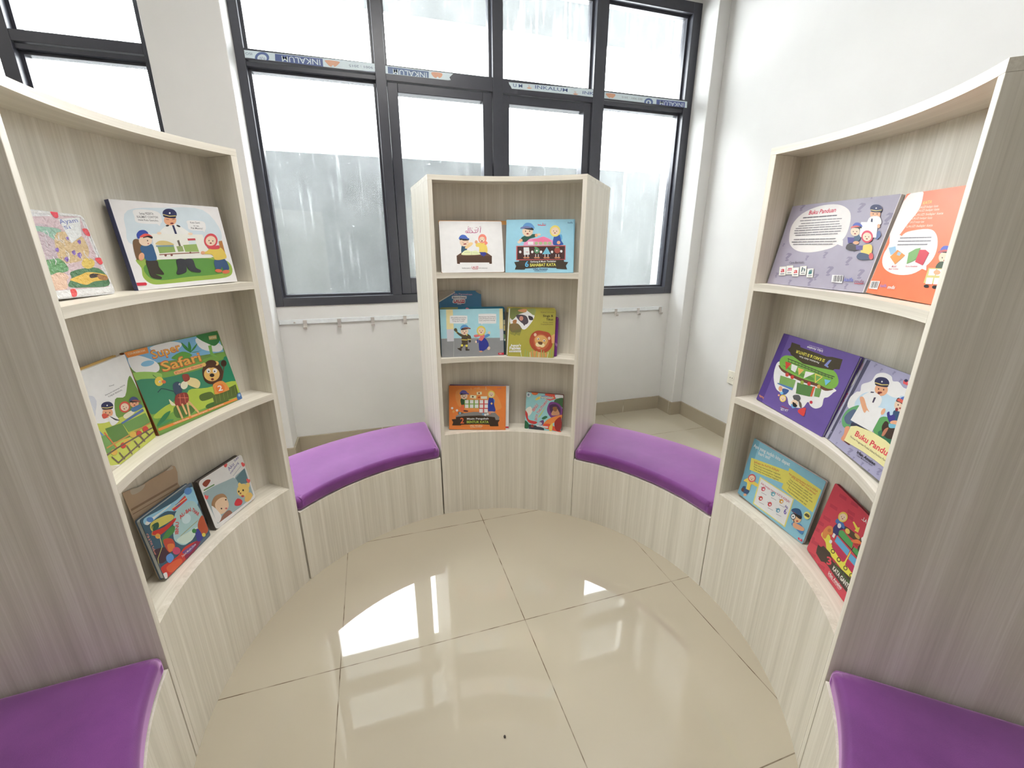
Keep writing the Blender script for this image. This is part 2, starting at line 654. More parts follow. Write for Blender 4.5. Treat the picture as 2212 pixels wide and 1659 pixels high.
# bodies of the added ceiling lamps, all outside the camera's view
M_LAMP_ADDED = simple('added_lamp_housing', (236, 236, 234), .5, .3)
m, nt, b = new_mat('added_lamp_glow')
b.inputs['Emission Color'].default_value = (1, .96, .9, 1)
b.inputs['Emission Strength'].default_value = 3.0
M_DIFF = m
for i, (lx, ly, le) in enumerate(ADDED_LAMPS):
    r_ = tag(empty('added_ceiling_lamp', (lx, ly, ZC)), 'white rectangular ceiling lamp, added out of view to light the reading ring', 'lamp', 'added ceiling lamps')
    bm = bmesh.new()
    for q in ((-.62, .62, -.32, -.3), (-.62, .62, .3, .32), (-.62, -.6, -.3, .3), (.6, .62, -.3, .3)):
        add_box(bm, q[0], q[1], q[2], q[3], -.06, 0)
    link('housing', bm, M_LAMP_ADDED, r_)
    box('diffuser', (-.6, .6, -.3, .3, -.035, -.03), M_DIFF, r_)

bm = bmesh.new()
bmesh.ops.create_icosphere(bm, subdivisions=2, radius=.0032, matrix=Matrix.Translation((-.175, -.34, .0024)) @ Matrix.Diagonal((1, 1.3, .7, 1)))
tag(link('crumb', bm, M_PLASTD), 'tiny dark crumb lying on the cream floor tile in front', 'crumb')

PAL = [(232,230,236),(206,220,228),(150,180,70),(92,150,62),(246,244,240),(90,90,96),(244,240,226),(228,166,126),(42,48,92),(214,196,110),(30,32,60),(130,50,50),(70,60,60),(38,34,36),(48,52,92),(240,236,222),(248,205,178),(140,170,90),(214,190,120),(120,150,160),(150,168,104),(150,178,96),(210,226,226),(200,70,80),(110,100,90),(150,95,80),(130,80,70),(120,90,60),(62,56,48),(52,96,140),(54,78,170),(224,80,70),(190,90,90),(180,120,60),(60,90,130),(220,110,70),(224,196,80),(214,72,84),(150,40,40),(58,60,66),(214,40,66),(58,66,110),(226,224,222),(214,190,196),(196,178,186),(150,190,170),(214,186,140),(110,164,110),(84,130,90),(226,196,90),(232,190,80),(70,60,54),(170,120,70),(214,196,80),(246,196,170),(228,232,244),(120,130,190),(140,110,190),(248,244,240),(240,242,244),(236,238,240),(238,240,240),(232,60,80),(236,80,90),(240,80,88),(240,84,84),(226,226,228),(60,50,56),(240,240,244),(110,150,60),(196,206,74),(206,210,220),(208,212,222),(212,216,226),(90,90,100),(96,140,66),(110,158,78),(120,168,90),(90,130,190),(86,120,180),(216,70,60),(236,226,200),(60,76,130),(160,80,70),(70,120,170),(216,80,60),(40,44,60),(200,60,50),(110,150,200),(222,110,60),(200,150,70),(206,56,44),(226,180,60),(110,92,80),(214,206,190),(226,224,214),(120,180,220),(130,190,226),(120,168,70),(150,196,90),(58,138,104),(34,140,104),(176,200,60),(80,120,54),(70,112,50),(86,110,44),(92,110,50),(130,150,70),(52,130,66),(120,180,80),(190,170,100),(230,220,190),(58,140,64),(90,160,60),(232,140,50),(248,226,190),(214,110,60),(236,178,70),(238,170,110),(200,110,70),(246,204,70),(226,110,60),(70,90,80),(50,60,80),(60,80,104),(240,214,150),(236,228,200),(150,60,50),(230,120,90),(226,180,120),(236,224,190),(82,50,34),(232,188,100),(232,184,96),(40,28,26),(120,50,40),(70,44,34),(110,70,50),(232,150,60),(232,120,40),(248,230,200),(64,110,170),(150,190,220),(52,130,80),(70,150,90),(150,84,40),(236,232,220),(110,150,70),(58,96,120),(150,206,232),(90,150,220),(84,140,214),(168,206,210),(206,226,214),(198,224,230),(214,204,90),(206,44,36),(72,140,70),(40,90,70),(230,160,60),(70,46,60),(196,70,50),(220,120,50),(206,48,36),(224,90,44),(150,30,70),(206,70,110),(190,80,40),(60,60,150),(230,210,70),(60,140,70),(120,80,150),(206,206,110),(190,180,90),(214,66,60),(100,90,160),(240,210,150),(220,60,60),(230,150,130),(236,226,220),(236,226,226),(90,110,130),(206,214,216),(238,238,240),(158,182,188),(100,134,146),(150,66,46),(90,140,80),(110,104,170),(170,170,190),(170,130,90),(240,200,166),(210,110,110),(150,100,80),(236,200,110),(230,190,100),(150,90,60),(190,70,70),(214,40,56),(246,90,90),(92,86,80),(120,112,104),(84,78,74),(244,242,240),(176,60,120),(104,74,54),(84,58,42),(44,84,110),(240,200,140),(60,100,190),(70,100,180),(150,50,50),(238,206,90),(240,130,110),(170,60,60),(226,232,180),(170,180,130),(150,170,120),(56,64,150),(120,118,120),(190,60,80),(232,160,76),(232,166,84),(150,206,228),(120,150,190),(206,80,100),(60,90,150),(246,150,190),(240,120,160),(40,90,76),(90,150,210),(110,120,170),(90,170,220),(52,90,170),(244,214,100),(246,246,240),(170,190,140),(200,90,90),(74,46,44),(220,226,226),(84,140,100),(110,190,214),(170,80,66),(90,150,90),(120,150,90),(196,130,90),(66,58,48),(90,180,226),(238,226,90),(50,60,110),(120,176,204),(120,180,206),(236,234,228),(130,190,214),(164,214,226),(146,148,150),(244,218,158),(206,206,214),(110,105,120),(86,76,56),(96,90,60),(226,206,80),(238,220,70),(238,220,80),(70,60,46),(60,50,40),(96,160,214),(150,100,90),(52,60,150),(90,150,214),(70,80,160),(230,120,120),(240,212,80),(206,40,60),(180,180,180),(206,206,206),(236,234,230),(172,164,56),(246,242,232),(120,130,70),(150,160,90),(214,150,100),(130,110,70),(176,120,70),(84,74,84),(206,140,120),(60,52,60),(110,120,60),(120,110,60),(56,50,36),(110,100,50),(172,72,40),(190,96,54),(210,150,80),(214,160,100),(226,190,160),(214,164,90),(240,214,160),(110,72,46),(70,44,24),(230,140,120),(196,206,150),(150,170,90),(240,238,228),(150,140,70),(236,230,214),(240,234,220),(214,196,130),(160,150,60),(238,132,50),(244,150,70),(246,190,140),(200,110,120),(246,220,190),(246,200,160),(140,138,136),(60,96,60),(240,110,60),(100,60,60),(110,90,80),(90,90,170),(110,90,160),(130,168,70),(214,70,70),(238,230,190),(238,226,180),(238,234,210),(110,80,60),(150,70,50),(200,80,40),(110,170,220),(52,70,160),(240,190,110),(244,214,90),(240,170,90),(130,180,206),(120,170,206),(226,226,220),(220,140,120),(70,54,42),(236,110,54),(180,206,70),(252,230,200),(226,120,50),(236,226,214),(150,206,210),(240,120,60),(210,220,226),(120,140,160),(236,90,70),(130,160,210),(240,200,80),(250,226,150),(70,110,70),(230,226,214),(206,60,60),(130,70,140),(86,56,90),(206,150,110),(150,100,60),(238,140,60),(230,80,50),(160,50,50),(60,120,80),(120,80,130),(190,196,206),(44,110,70),(60,66,76),(150,66,60),(214,60,80),(190,206,120),(150,130,140),(150,80,70),(150,96,84),(166,160,178),(140,134,156),(228,224,222),(206,40,80),(90,86,96),(128,124,130),(36,44,84),(90,110,160),(236,234,234),(60,90,120),(70,90,180),(210,90,80),(74,66,140),(60,54,58),(216,60,90),(236,200,90),(66,80,110),(90,80,140),(214,80,80),(240,236,214),(200,40,60),(200,40,80),(90,110,110),(60,120,120),(60,58,66),(100,110,190),(130,80,110),(226,222,224),(150,146,164),(236,120,76),(232,228,226),(236,230,228),(236,190,80),(250,214,190),(130,126,134),(236,150,70),(150,190,214),(120,170,100),(206,60,80),(214,120,140),(226,110,150),(80,100,190),(60,80,60),(206,196,120),(246,244,232),(70,68,76),(160,130,190),(250,240,230),(228,214,206),(230,120,70),(106,84,160),(84,62,140),(240,240,236),(110,72,54),(122,178,66),(96,150,60),(70,62,44),(236,226,70),(126,140,206),(236,232,240),(214,206,230),(70,80,60),(214,70,54),(220,196,110),(236,176,90),(226,228,226),(230,228,226),(226,206,90),(110,160,80),(110,190,226),(126,168,90),(86,130,70),(110,158,84),(214,90,50),(86,130,190),(206,50,50),(150,170,60),(206,160,80),(56,90,150),(110,190,230),(90,92,96),(110,170,226),(236,206,80),(220,60,56),(200,50,70),(246,240,246),(206,70,90),(230,150,110),(74,54,130),(96,76,150),(166,164,196),(186,186,206),(84,84,110),(140,138,172),(190,216,240),(96,170,110),(88,160,90),(50,120,90),(84,104,136),(226,150,110),(110,40,50),(60,50,80),(50,56,80),(246,246,244),(44,84,120),(66,104,190),(224,96,80),(140,40,50),(60,54,140),(110,180,206),(60,44,36),(190,120,90),(64,56,150),(90,90,130),(240,200,150),(236,84,90),(110,60,60),(246,224,160),(226,60,80),(90,76,70),(40,38,50),(50,48,60),(206,80,120),(214,140,160),(232,232,236),(150,150,176),(136,196,218),(110,170,196),(228,218,90),(206,110,60),(120,110,70),(230,220,120),(242,238,244),(196,70,110),(214,90,110),(246,240,240),(70,60,70),(150,140,160),(110,180,196),(226,170,70),(206,80,70),(214,80,90),(110,90,180),(110,70,60),(226,96,96),(236,206,226),(76,140,206),(240,190,140),(44,86,130),(190,90,80),(60,60,80),(246,240,230),(40,50,80),(200,50,50),(232,226,120),(90,84,60),(226,60,90),(120,170,190),(226,216,218),(120,110,116),(196,48,72),(236,214,60),(244,226,60),(78,170,90),(96,180,226),(196,40,90),(70,60,50),(90,80,40),(236,220,70),(90,70,50),(230,200,80),(214,170,80),(236,120,60),(190,60,50),(70,70,50),(206,196,70),(48,52,120),(70,120,190),(244,206,70),(226,140,60),(200,110,50),(70,56,46),(236,60,80),(70,110,60),(240,236,220),(250,226,226),(246,214,214),(150,40,54),(96,40,40),(150,140,128),(226,160,76),(160,140,120),(28,100,126),(130,134,80),(206,110,130),(40,60,70),(190,186,150),(206,190,120),(110,140,90),(200,206,180),(30,90,116),(70,130,176),(176,166,150),(226,222,210),(206,170,200),(226,226,230),(110,120,150),(214,214,222),(206,190,96),(120,110,76),(206,190,110),(122,50,140),(206,160,216),(160,80,170),(110,44,128),(236,234,236),(110,80,130),(240,238,240),(206,166,86),(60,90,110),(150,170,80),(120,150,60),(70,130,90),(50,80,150),(120,50,80),(60,130,190),(70,80,100),(150,150,120),(176,146,116),(206,196,180),(150,122,96),(150,120,96),(196,170,140),(84,100,150),(206,220,226),(110,124,150),(92,110,160),(214,160,130),(120,134,160),(92,114,150),(84,96,150),(140,146,160)]
BOOKS = [('picture_book','pale blue book with an officer holding up a green train picture,left bookcase',[-0.86496,0.29574,1.13246,0.58477,0.81113,0.01086,-0.08452,0.0476,0.99528],0.272,0.2078,0.014,0.001,0.001,'L',41,42,41,0,None,[('p',0,[-1396,2113,1438,2119,1561,-64,-1473,-26]),('s',1,[-1037,1847,-205,1960,870,1977,1258,1403,978,1035,2,976,-1138,1054,-1198,1420]),('s',2,[-1175,744,-574,771,681,731,1218,581,1282,291,1016,136,102,115,-613,105,-1000,123,-1163,299,-1139,521]),('s',3,[-1045,580,-424,717,664,677,1129,433,945,255,-47,233,-750,201,-1037,305]),('s',4,[-902,1862,-622,1895,-337,1849,-298,1715,-354,1584,-649,1559,-913,1588,-925,1717]),('p',4,[-469,1580,-352,1593,-400,1515]),('t',5,'Setiap PESERTA',[-790,1770,-463,1779,53],8),('t',5,'KALIMAT CONTOH',[-867,1689,-384,1698,56],8),('t',5,'masa Kata Ganti,lho.',[-864,1628,-391,1623,44],8),('s',4,[342,1668,588,1686,810,1660,837,1555,781,1439,545,1425,331,1455,332,1574]),('p',4,[686,1445,799,1465,755,1385]),('t',5,'Kata Ganti',[419,1608,688,1610,48],8),('t',5,'itu apa,',[485,1534,645,1532,38],8),('t',5,'Pak Masinis?',[399,1465,729,1460,49],8),('s',6,[-452,1373,-241,1523,-56,1578,104,1533,368,1335,416,1249,-110,1179,-476,1243]),('e',7,[-96,1667,160,6,-40,-129]),('s',8,[-234,1781,-209,1879,-91,1944,63,1938,124,1858,78,1765,-95,1746]),('l',9,20,[-226,1799,-87,1764,80,1781]),('s',10,[-234,1781,-91,1755,78,1765,36,1721,-105,1720,-227,1742]),('e',4,[-55,1842,21,1,-6,-20]),('e',11,[-77,1591,45,2,-6,-20]),('l',12,10,[-192,1684,-126,1680]),('l',12,10,[-39,1687,24,1697]),('e',13,[-209,1531,45,6,-4,-20]),('e',13,[71,1529,46,-20,-14,-19]),('p',14,[-92,1544,-39,1549,-25,1330,-81,1329]),('p',15,[-665,1329,667,1322,752,701,-725,703]),('e',16,[-471,1340,56,1,-10,-32]),('e',16,[331,1335,67,1,-11,-35]),('p',17,[-617,1049,-201,1054,-204,878,-613,854]),('s',18,[-628,1066,-555,1146,-420,1162,-280,1129,-201,1054]),('p',19,[-641,1050,-201,1054,-214,1012,-646,1009]),('p',20,[-142,1020,18,1027,20,890,-133,880]),('p',21,[44,1052,418,1075,432,872,52,875]),('p',22,[225,1171,413,1180,408,1072,210,1063]),('p',23,[211,1214,427,1223,429,1171,213,1162]),('p',24,[-81,1162,-23,1179,-17,1027,-71,1024]),('l',25,23,[-623,822,-216,836,425,849]),('e',26,[-482,802,30,-1,-9,-30]),('e',26,[-329,805,30,-1,-9,-30]),('e',26,[181,852,26,-1,-7,-24]),('s',27,[-1139,1147,-1033,1201,-940,1115,-1008,896,-1116,742,-1180,728,-1181,915]),('s',28,[-976,705,-732,679,-729,531,-662,378,-694,330,-863,358,-743,276,-790,229,-979,293,-999,481]),('s',29,[-1024,991,-922,1076,-734,1082,-710,905,-722,711,-826,683,-976,705,-1018,865]),('e',7,[-1057,787,58,-15,-46,-91]),('e',16,[-849,1162,152,0,-39,-126]),('s',13,[-891,1225,-790,1304,-664,1258,-687,1210,-778,1241]),('s',30,[-1010,1301,-913,1396,-789,1406,-736,1328,-887,1287,-996,1201]),('s',31,[-959,1248,-846,1319,-738,1321,-661,1258,-751,1281,-901,1240]),('e',13,[-803,1162,12,0,-6,-19]),('e',32,[-810,1091,19,0,-4,-13]),('p',33,[1094,1144,1205,1163,1204,677,1071,662]),('s',34,[813,635,1132,651,1197,373,1016,345,982,441,920,379,780,396]),('e',35,[845,336,104,-16,-20,-47]),('e',35,[1065,295,122,3,-10,-52]),('s',36,[647,877,839,982,1121,959,1216,714,1066,644,836,643,777,783,508,808,524,861]),('e',7,[528,840,62,-2,-14,-46]),('e',37,[865,1162,198,-18,-81,-193]),('e',16,[862,1156,155,0,-41,-133]),('e',13,[808,1164,14,0,-5,-18]),('e',13,[920,1153,14,0,-6,-18]),('e',38,[837,1094,33,-3,-7,-18]),('s',37,[702,1055,844,1000,1060,1034,1053,942,842,927,714,965]),('s',39,[-246,685,-19,676,-51,426,-122,343,-292,311,-350,349,-277,473]),('s',39,[-19,676,183,677,210,464,320,386,282,326,68,366,-14,459]),('p',40,[-1360,187,-1154,179,-1129,141,-1161,108,-1364,114])]),
('picture_book','film-wrapped book with red hand-shaped stickers,top shelf of the left bookcase',[-0.97858,0.03867,1.13338,0.17307,0.98453,-0.02742,-0.15519,0.05475,0.98637],0.1729,0.1696,0.009,0.0015,0.009,'',66,67,66,1,None,[('p',43,[-562,1546,786,1678,749,158,-813,164,-732,763]),('s',44,[-597,1352,-70,1374,-280,763,-751,701]),('s',45,[-598,1376,-272,1386,133,1348,-80,1129,-304,1272,-553,1306]),('s',46,[6,1289,611,1239,535,818,-136,683,-209,893]),('s',47,[-785,689,-401,763,-187,763,-113,549,-494,481,-793,466]),('s',48,[-63,521,572,590,800,454,766,187,157,180,-294,221,-136,389]),('e',49,[456,677,176,-2,-63,-112]),('s',50,[-183,364,132,447,371,495,803,424,783,320,403,294,153,236,-109,319]),('s',51,[357,439,499,463,669,428,569,388,353,368]),('s',52,[575,432,806,394,775,306,574,330]),('s',53,[-722,413,-566,458,-693,168,-806,176]),('s',54,[-622,409,-420,505,-244,486,-193,404,-276,341,-339,197,-541,171,-673,206]),('p',55,[186,1560,770,1650,601,1253,251,1089,214,1379]),('t',56,'Ayam',[183,1469,673,1539,87],8),('t',56,'Si',[240,1368,402,1391,63],8),('s',57,[159,1190,225,1221,233,1182,190,1140,164,1155]),('s',57,[157,913,242,950,252,899,197,847,163,867]),('s',57,[-99,778,-15,816,-5,762,-60,709,-94,731]),('s',57,[262,863,363,906,375,845,310,784,270,808]),('s',57,[-213,958,-139,993,-131,946,-180,898,-209,917]),('s',57,[423,1136,502,1171,512,1125,461,1076,429,1094]),('l',58,11,[-291,1299,-291,1257,-319,1118]),('l',58,10,[242,913,260,850,237,806]),('l',58,14,[-582,806,-574,708,-598,687]),('l',58,16,[11,930,59,884,21,765]),('l',58,12,[37,1273,-4,1159,84,1126]),('l',58,12,[-472,817,-461,714,-461,686]),('l',58,9,[76,1119,55,1014,60,1021]),('l',58,13,[167,1216,177,1150,254,1105]),('l',58,14,[-96,1251,-100,1185,-51,1129]),('l',58,9,[-140,822,-152,764,-110,664]),('l',58,9,[-364,1162,-344,1121,-359,983]),('l',58,18,[480,936,462,870,533,751]),('l',58,13,[-345,797,-314,735,-369,661]),('l',58,9,[641,1205,631,1149,700,1069]),('l',58,16,[-220,1307,-209,1254,-236,1212]),('l',58,17,[-8,1227,-29,1146,36,1095]),('l',58,11,[626,1109,649,1064,645,983]),('l',58,13,[347,872,332,809,344,752]),('l',58,8,[-544,840,-584,732,-559,652]),('l',58,13,[-341,823,-330,726,-312,723]),('l',58,15,[-570,837,-536,774,-565,669]),('l',58,13,[3,878,10,784,-40,686]),('l',58,19,[730,1378,764,1282,658,1176]),('p',59,[-535,1679,816,1702,826,1654,-558,1629]),('p',60,[831,1696,866,1630,969,114,821,108]),('p',61,[-816,158,807,154,926,40,-885,16]),('s',62,[71,1706,225,1718,211,1608,131,1575,79,1621]),('s',63,[690,1396,830,1405,837,1271,734,1266]),('s',64,[700,783,857,791,871,696,774,645,701,718]),('s',65,[-303,161,-189,174,-170,104,-222,26,-324,21,-319,88])]),
('picture_book','book with a white and yellow-green railway page,left of the safari book',[-0.96842,-0.00187,0.77222,0.05625,0.99841,-0.00364,-0.0831,0.00831,0.99651],0.2519,0.2174,0.008,0.0006,0.002,'',94,95,94,0,None,[('p',68,[-695,2296,1432,2197,1383,-19,-333,-14,-889,360,-1557,811]),('s',69,[1077,1639,1218,1469,1355,65,707,280,197,881,352,1334,717,1290]),('s',70,[-714,1136,-223,991,405,902,1396,744,1375,32,-4,-58,-848,338,-822,825]),('s',71,[-604,1666,-262,1623,-243,1426,-514,1205,-690,1349]),('e',72,[-417,1545,202,-71,-55,-92]),('e',73,[-514,1337,154,-59,-82,-137]),('t',74,'tuut!',[328,1646,501,1623,29],8),('t',74,'Hore,ini namanya KATA',[103,1499,855,1507,33],8),('t',74,'TUNJUK PENGGAL.',[169,1437,710,1439,33],8),('t',74,'berhubung!',[-657,1828,-386,1816,30],8),('p',75,[-291,881,269,790,353,394,-270,531]),('p',76,[284,763,1198,683,1263,361,363,518]),('s',77,[-571,749,-275,715,-254,361,-522,410]),('e',78,[673,841,28,-11,-11,-17]),('p',79,[243,801,1164,808,1175,737,279,755]),('e',80,[563,1073,147,-94,-124,-90]),('e',16,[560,1069,133,-49,-50,-79]),('e',13,[521,1097,12,-4,-7,-11]),('e',13,[604,1043,12,-4,-7,-11]),('e',38,[521,1040,24,-15,-11,-8]),('s',81,[416,919,756,916,809,832,454,820]),('e',7,[938,1033,155,-55,-57,-89]),('e',13,[881,1055,14,-5,-8,-12]),('e',13,[997,1014,14,-5,-8,-12]),('e',38,[911,992,34,-12,-8,-12]),('s',82,[781,1133,842,1181,963,1189,1083,1131,1129,1046,1101,1002,956,1083]),('s',13,[788,1106,868,1127,1010,1072,1093,1018,998,1033]),('s',83,[871,1119,1010,1097,1165,1012,1161,969,1059,1028,950,1075]),('s',84,[750,962,1130,931,1145,837,791,860]),('e',7,[-35,1154,152,-58,-59,-96]),('e',13,[-90,1178,13,-5,-8,-13]),('e',13,[24,1134,14,-5,-8,-13]),('e',38,[-62,1109,33,-13,-8,-13]),('s',8,[-141,1300,-127,1371,-15,1392,142,1349,215,1269,179,1207,4,1236]),('l',9,18,[-135,1312,10,1249,179,1219]),('s',10,[-141,1300,7,1243,179,1207,141,1182,-4,1218,-130,1267]),('e',4,[33,1302,20,-7,-8,-13]),('s',85,[-220,1186,-93,1156,-84,1074,-222,1089]),('s',4,[-60,1065,172,994,186,865,-68,857]),('s',86,[-26,1071,116,955,235,866,96,922]),('e',87,[-528,1001,62,-7,0,-67]),('l',88,46,[-512,936,-435,786]),('l',89,35,[-362,813,-186,369]),('l',90,35,[-465,502,1243,392]),('e',91,[28,331,86,-40,-37,-58]),('e',91,[687,334,98,-43,-40,-62]),('e',91,[970,335,104,-44,-42,-64]),('e',92,[-318,330,94,-46,-35,-56]),('e',92,[184,343,105,-48,-38,-59]),('e',92,[466,409,111,-49,-39,-61]),('l',93,31,[-809,356,-492,365]),('l',93,36,[-312,69,1377,161]),('l',93,33,[-821,382,-128,362,1235,257]),('l',93,35,[-434,265,-316,63]),('l',93,37,[-174,239,-98,54]),('l',93,38,[132,260,193,37]),('l',93,40,[434,249,523,53]),('l',93,42,[696,263,773,94]),('l',93,43,[959,260,1034,136])]),
('picture_book','green safari book with a lion and giraffe on the cover,left bookcase',[-0.89155,0.25725,0.77187,0.43796,0.89899,0.00077,-0.15704,0.07566,0.98469],0.2881,0.2205,0.012,0.0008,0.002,'L',145,146,147,0,None,[('p',96,[-1446,2228,1393,2169,1398,1549,-1478,1835]),('s',4,[-1381,2065,-1094,2036,-752,1770,-797,1555,-1160,1570,-1368,1697,-1425,1863]),('e',97,[-989,1811,176,-11,-15,-70]),('s',4,[600,2113,1001,2080,1415,1731,1220,1592,691,1794]),('s',4,[-763,2177,-194,2209,134,2067,-189,1928,-637,2035]),('p',98,[-1431,1650,-1080,1547,-402,1442,1398,1549,1487,5,-1435,55,-1423,1518]),('s',99,[-1460,1680,-1054,1606,-747,1449,-962,1285,-1383,1461]),('s',100,[-1440,1479,-697,1342,395,1265,1299,1333,1505,1117,1442,528,381,708,-298,783,-875,650,-1407,575,-1450,998]),('s',101,[1259,1317,1461,1319,1454,552,973,622]),('s',102,[-199,824,381,708,1496,567,1490,89,452,185,-247,216,-582,444,-1223,409,-1385,520,-844,663,-430,486]),('s',103,[-803,528,-499,511,-209,303,-427,186,-824,247]),('s',104,[179,260,780,201,919,68,180,129]),('s',105,[61,585,436,560,481,387,67,404]),('p',106,[438,428,1389,489,1354,108,415,173]),('l',107,13,[556,413,497,182]),('l',107,14,[702,421,644,187]),('l',107,14,[852,430,793,193]),('l',107,14,[1005,438,945,199]),('l',107,14,[1161,447,1101,205]),('l',107,15,[1321,455,1260,211]),('s',108,[666,2198,1053,2196,1387,2170,1402,1919,1150,1791,927,1918,749,2057]),('p',109,[924,1842,1047,1840,994,1620,1116,1433,892,1567]),('p',110,[1059,2106,1349,2087,1309,1965,1039,1996]),('t',111,'SAFARI',[1052,2024,1305,2005,54],8),('s',112,[286,1790,252,1945,129,2116,151,1939]),('s',112,[286,1790,370,1930,363,2090,267,1924]),('s',112,[286,1790,489,1878,602,1989,384,1873]),('s',112,[286,1790,554,1763,734,1758,447,1759]),('s',112,[286,1790,186,1766,0,1763,86,1762]),('s',113,[-333,1776,48,1872,307,1712,11,1665]),('p',114,[-1444,2224,-838,2216,-857,2055,-1413,2062]),('t',115,'COURSEBOOK',[-1368,2121,-916,2113,51],8),('t',116,'Super',[-818,1878,55,1918,227],32),('t',117,'Super',[-799,1891,47,1929,203],5),('t',116,'Safari',[-704,1494,548,1476,278],32),('t',117,'Safari',[-678,1510,526,1492,248],5),('l',118,103,[-380,1377,524,1356]),('t',119,"Pupil's Book",[-378,1352,508,1335,58],8),('e',120,[-896,1299,110,-34,-49,-113]),('e',121,[-784,1252,47,-32,-30,-35]),('e',4,[-890,1286,29,-9,-12,-28]),('e',13,[-884,1279,13,-4,-5,-12]),('l',122,13,[-930,1412,-987,1497]),('l',123,20,[-1041,1048,-919,1110,-800,1048,-627,931]),('s',124,[-571,1115,-386,1128,-359,950,-488,775,-627,871]),('s',125,[-151,1177,132,1066,222,912,94,789,-103,916,-185,1040]),('e',126,[-272,995,76,-65,-89,-83]),('s',127,[-218,1269,-41,1241,-50,1097,-222,1077]),('e',4,[-390,1057,30,-10,-12,-27]),('e',13,[-383,1050,14,-4,-6,-13]),('s',127,[-569,828,-298,783,-304,588,-453,494,-719,545,-691,726]),('l',128,14,[-584,736,-308,639]),('l',128,14,[-502,804,-590,545]),('l',128,14,[-378,786,-435,536]),('l',129,56,[-697,536,-692,193]),('l',129,57,[-545,528,-533,253]),('l',129,58,[-398,498,-469,153]),('l',129,58,[-332,524,-184,166]),('s',130,[-843,781,-783,688,-732,573,-841,614]),('s',131,[427,1206,634,1403,885,1414,1059,1237,1095,961,891,728,582,747,384,913]),('e',132,[555,1360,64,-17,-24,-54]),('e',132,[983,1284,74,-20,-28,-61]),('e',133,[693,1026,257,-76,-87,-192]),('s',131,[672,1418,885,1414,983,1284,790,1206,637,1274]),('e',4,[618,1151,65,-19,-29,-64]),('e',4,[832,1090,73,-21,-29,-65]),('e',13,[622,1134,24,-7,-9,-21]),('e',13,[814,1079,25,-7,-9,-21]),('e',134,[681,998,77,-23,-23,-50]),('e',135,[644,884,49,-15,-15,-32]),('e',136,[1230,1218,101,-27,-44,-95]),('l',137,28,[1212,1142,1002,828]),('s',138,[609,738,959,734,1093,447,973,405,566,436,564,569]),('e',139,[791,546,148,-49,-59,-130]),('t',4,'2',[694,494,855,472,164],21),('p',114,[-1418,187,1240,92,1242,21,-1416,116]),('t',140,'Herbert Puchta',[-978,129,-520,99,36],8),('t',140,'Gunter Gerngross',[-434,109,99,82,37],8),('t',140,'Peter Lewis-Jones',[175,84,702,66,39],8),('e',141,[1364,91,106,-37,-52,-112]),('e',142,[1365,133,43,-15,-20,-44]),('s',143,[-1391,292,-1127,464,-925,479,-1138,327,-1369,236]),('s',144,[-1369,236,-1147,307,-929,241,-1182,227])]),
('board_book','thick multicoloured book with red lower corner,bottom of the left bookcase',[-0.9513,0.10962,0.41557,0.25808,0.96578,-0.02575,-0.11376,0.05685,0.99188],0.1876,0.1776,0.014,0.002,0.005,'',181,182,181,0,None,[('p',148,[-1014,1864,945,1695,919,98,-894,8]),('s',149,[-826,1743,-334,1674,277,1607,932,1632,876,1069,145,1339,-212,1543,-804,1553]),('s',4,[-819,1639,-363,1615,48,1615,-66,1581,-501,1577,-782,1538]),('e',150,[734,1607,137,-7,28,-109]),('e',151,[-685,1623,88,-59,-27,-57]),('s',152,[64,1310,502,1359,804,1228,905,819,831,517,373,373,5,360,-201,569,-244,819]),('s',153,[-186,667,264,593,592,506,277,328,-36,418]),('e',154,[340,962,93,-130,-131,-58]),('s',155,[-699,1532,-307,1474,-46,1355,-46,1221,-523,1282,-759,1345]),('s',156,[-747,1311,-375,1206,14,1208,-61,1124,-553,1095,-783,1235]),('s',157,[-577,981,-310,1081,-101,1043,-170,902,-406,883,-588,831]),('s',158,[-705,1460,-512,1430,-546,1298,-716,1314]),('e',159,[-661,1121,67,-49,-28,-58]),('s',160,[-925,878,-557,702,-532,494,-815,424,-1012,635]),('s',161,[-573,925,-321,794,-313,543,-545,532]),('s',162,[-506,743,-332,639,-366,502,-536,551]),('s',163,[-905,365,-382,268,-16,319,486,145,204,37,-316,-8,-841,-11,-914,158]),('s',164,[-774,256,-354,190,-296,32,-695,28]),('s',165,[-77,196,468,187,442,60,-117,-27]),('e',166,[-326,416,112,-86,-43,-88]),('s',150,[-652,507,-509,476,-475,313,-637,279,-699,410]),('s',167,[624,571,890,712,920,457,897,174,596,211]),('s',168,[465,480,598,444,632,127,419,165]),('e',169,[699,181,64,-46,-24,-48]),('e',170,[437,499,72,-51,-28,-55]),('s',171,[-187,253,77,220,332,143,5,76]),('l',172,22,[-626,1069,-661,807,-900,624,-1003,287]),('l',173,19,[-692,1425,-805,1250,-616,1088]),('p',174,[13,1477,570,1566,600,1410,68,1388]),('p',175,[164,1515,335,1517,331,1438,160,1437]),('l',176,26,[18,1487,598,1480]),('t',177,'IBNU',[-84,772,75,1045,121],21),('t',177,'AL-',[150,1073,376,1106,112],21),('t',177,'BAI',[392,1095,588,1058,102],21),('t',177,'THAR',[596,1053,748,777,102],21),('t',178,'GRATIS Stiker',[-974,1372,-958,748,90],8),('l',173,13,[-46,676,679,678]),('t',179,'Tokoh Muslim Dunia',[-247,133,322,122,61],8),('s',180,[-935,177,-830,141,-863,8,-938,45])]),
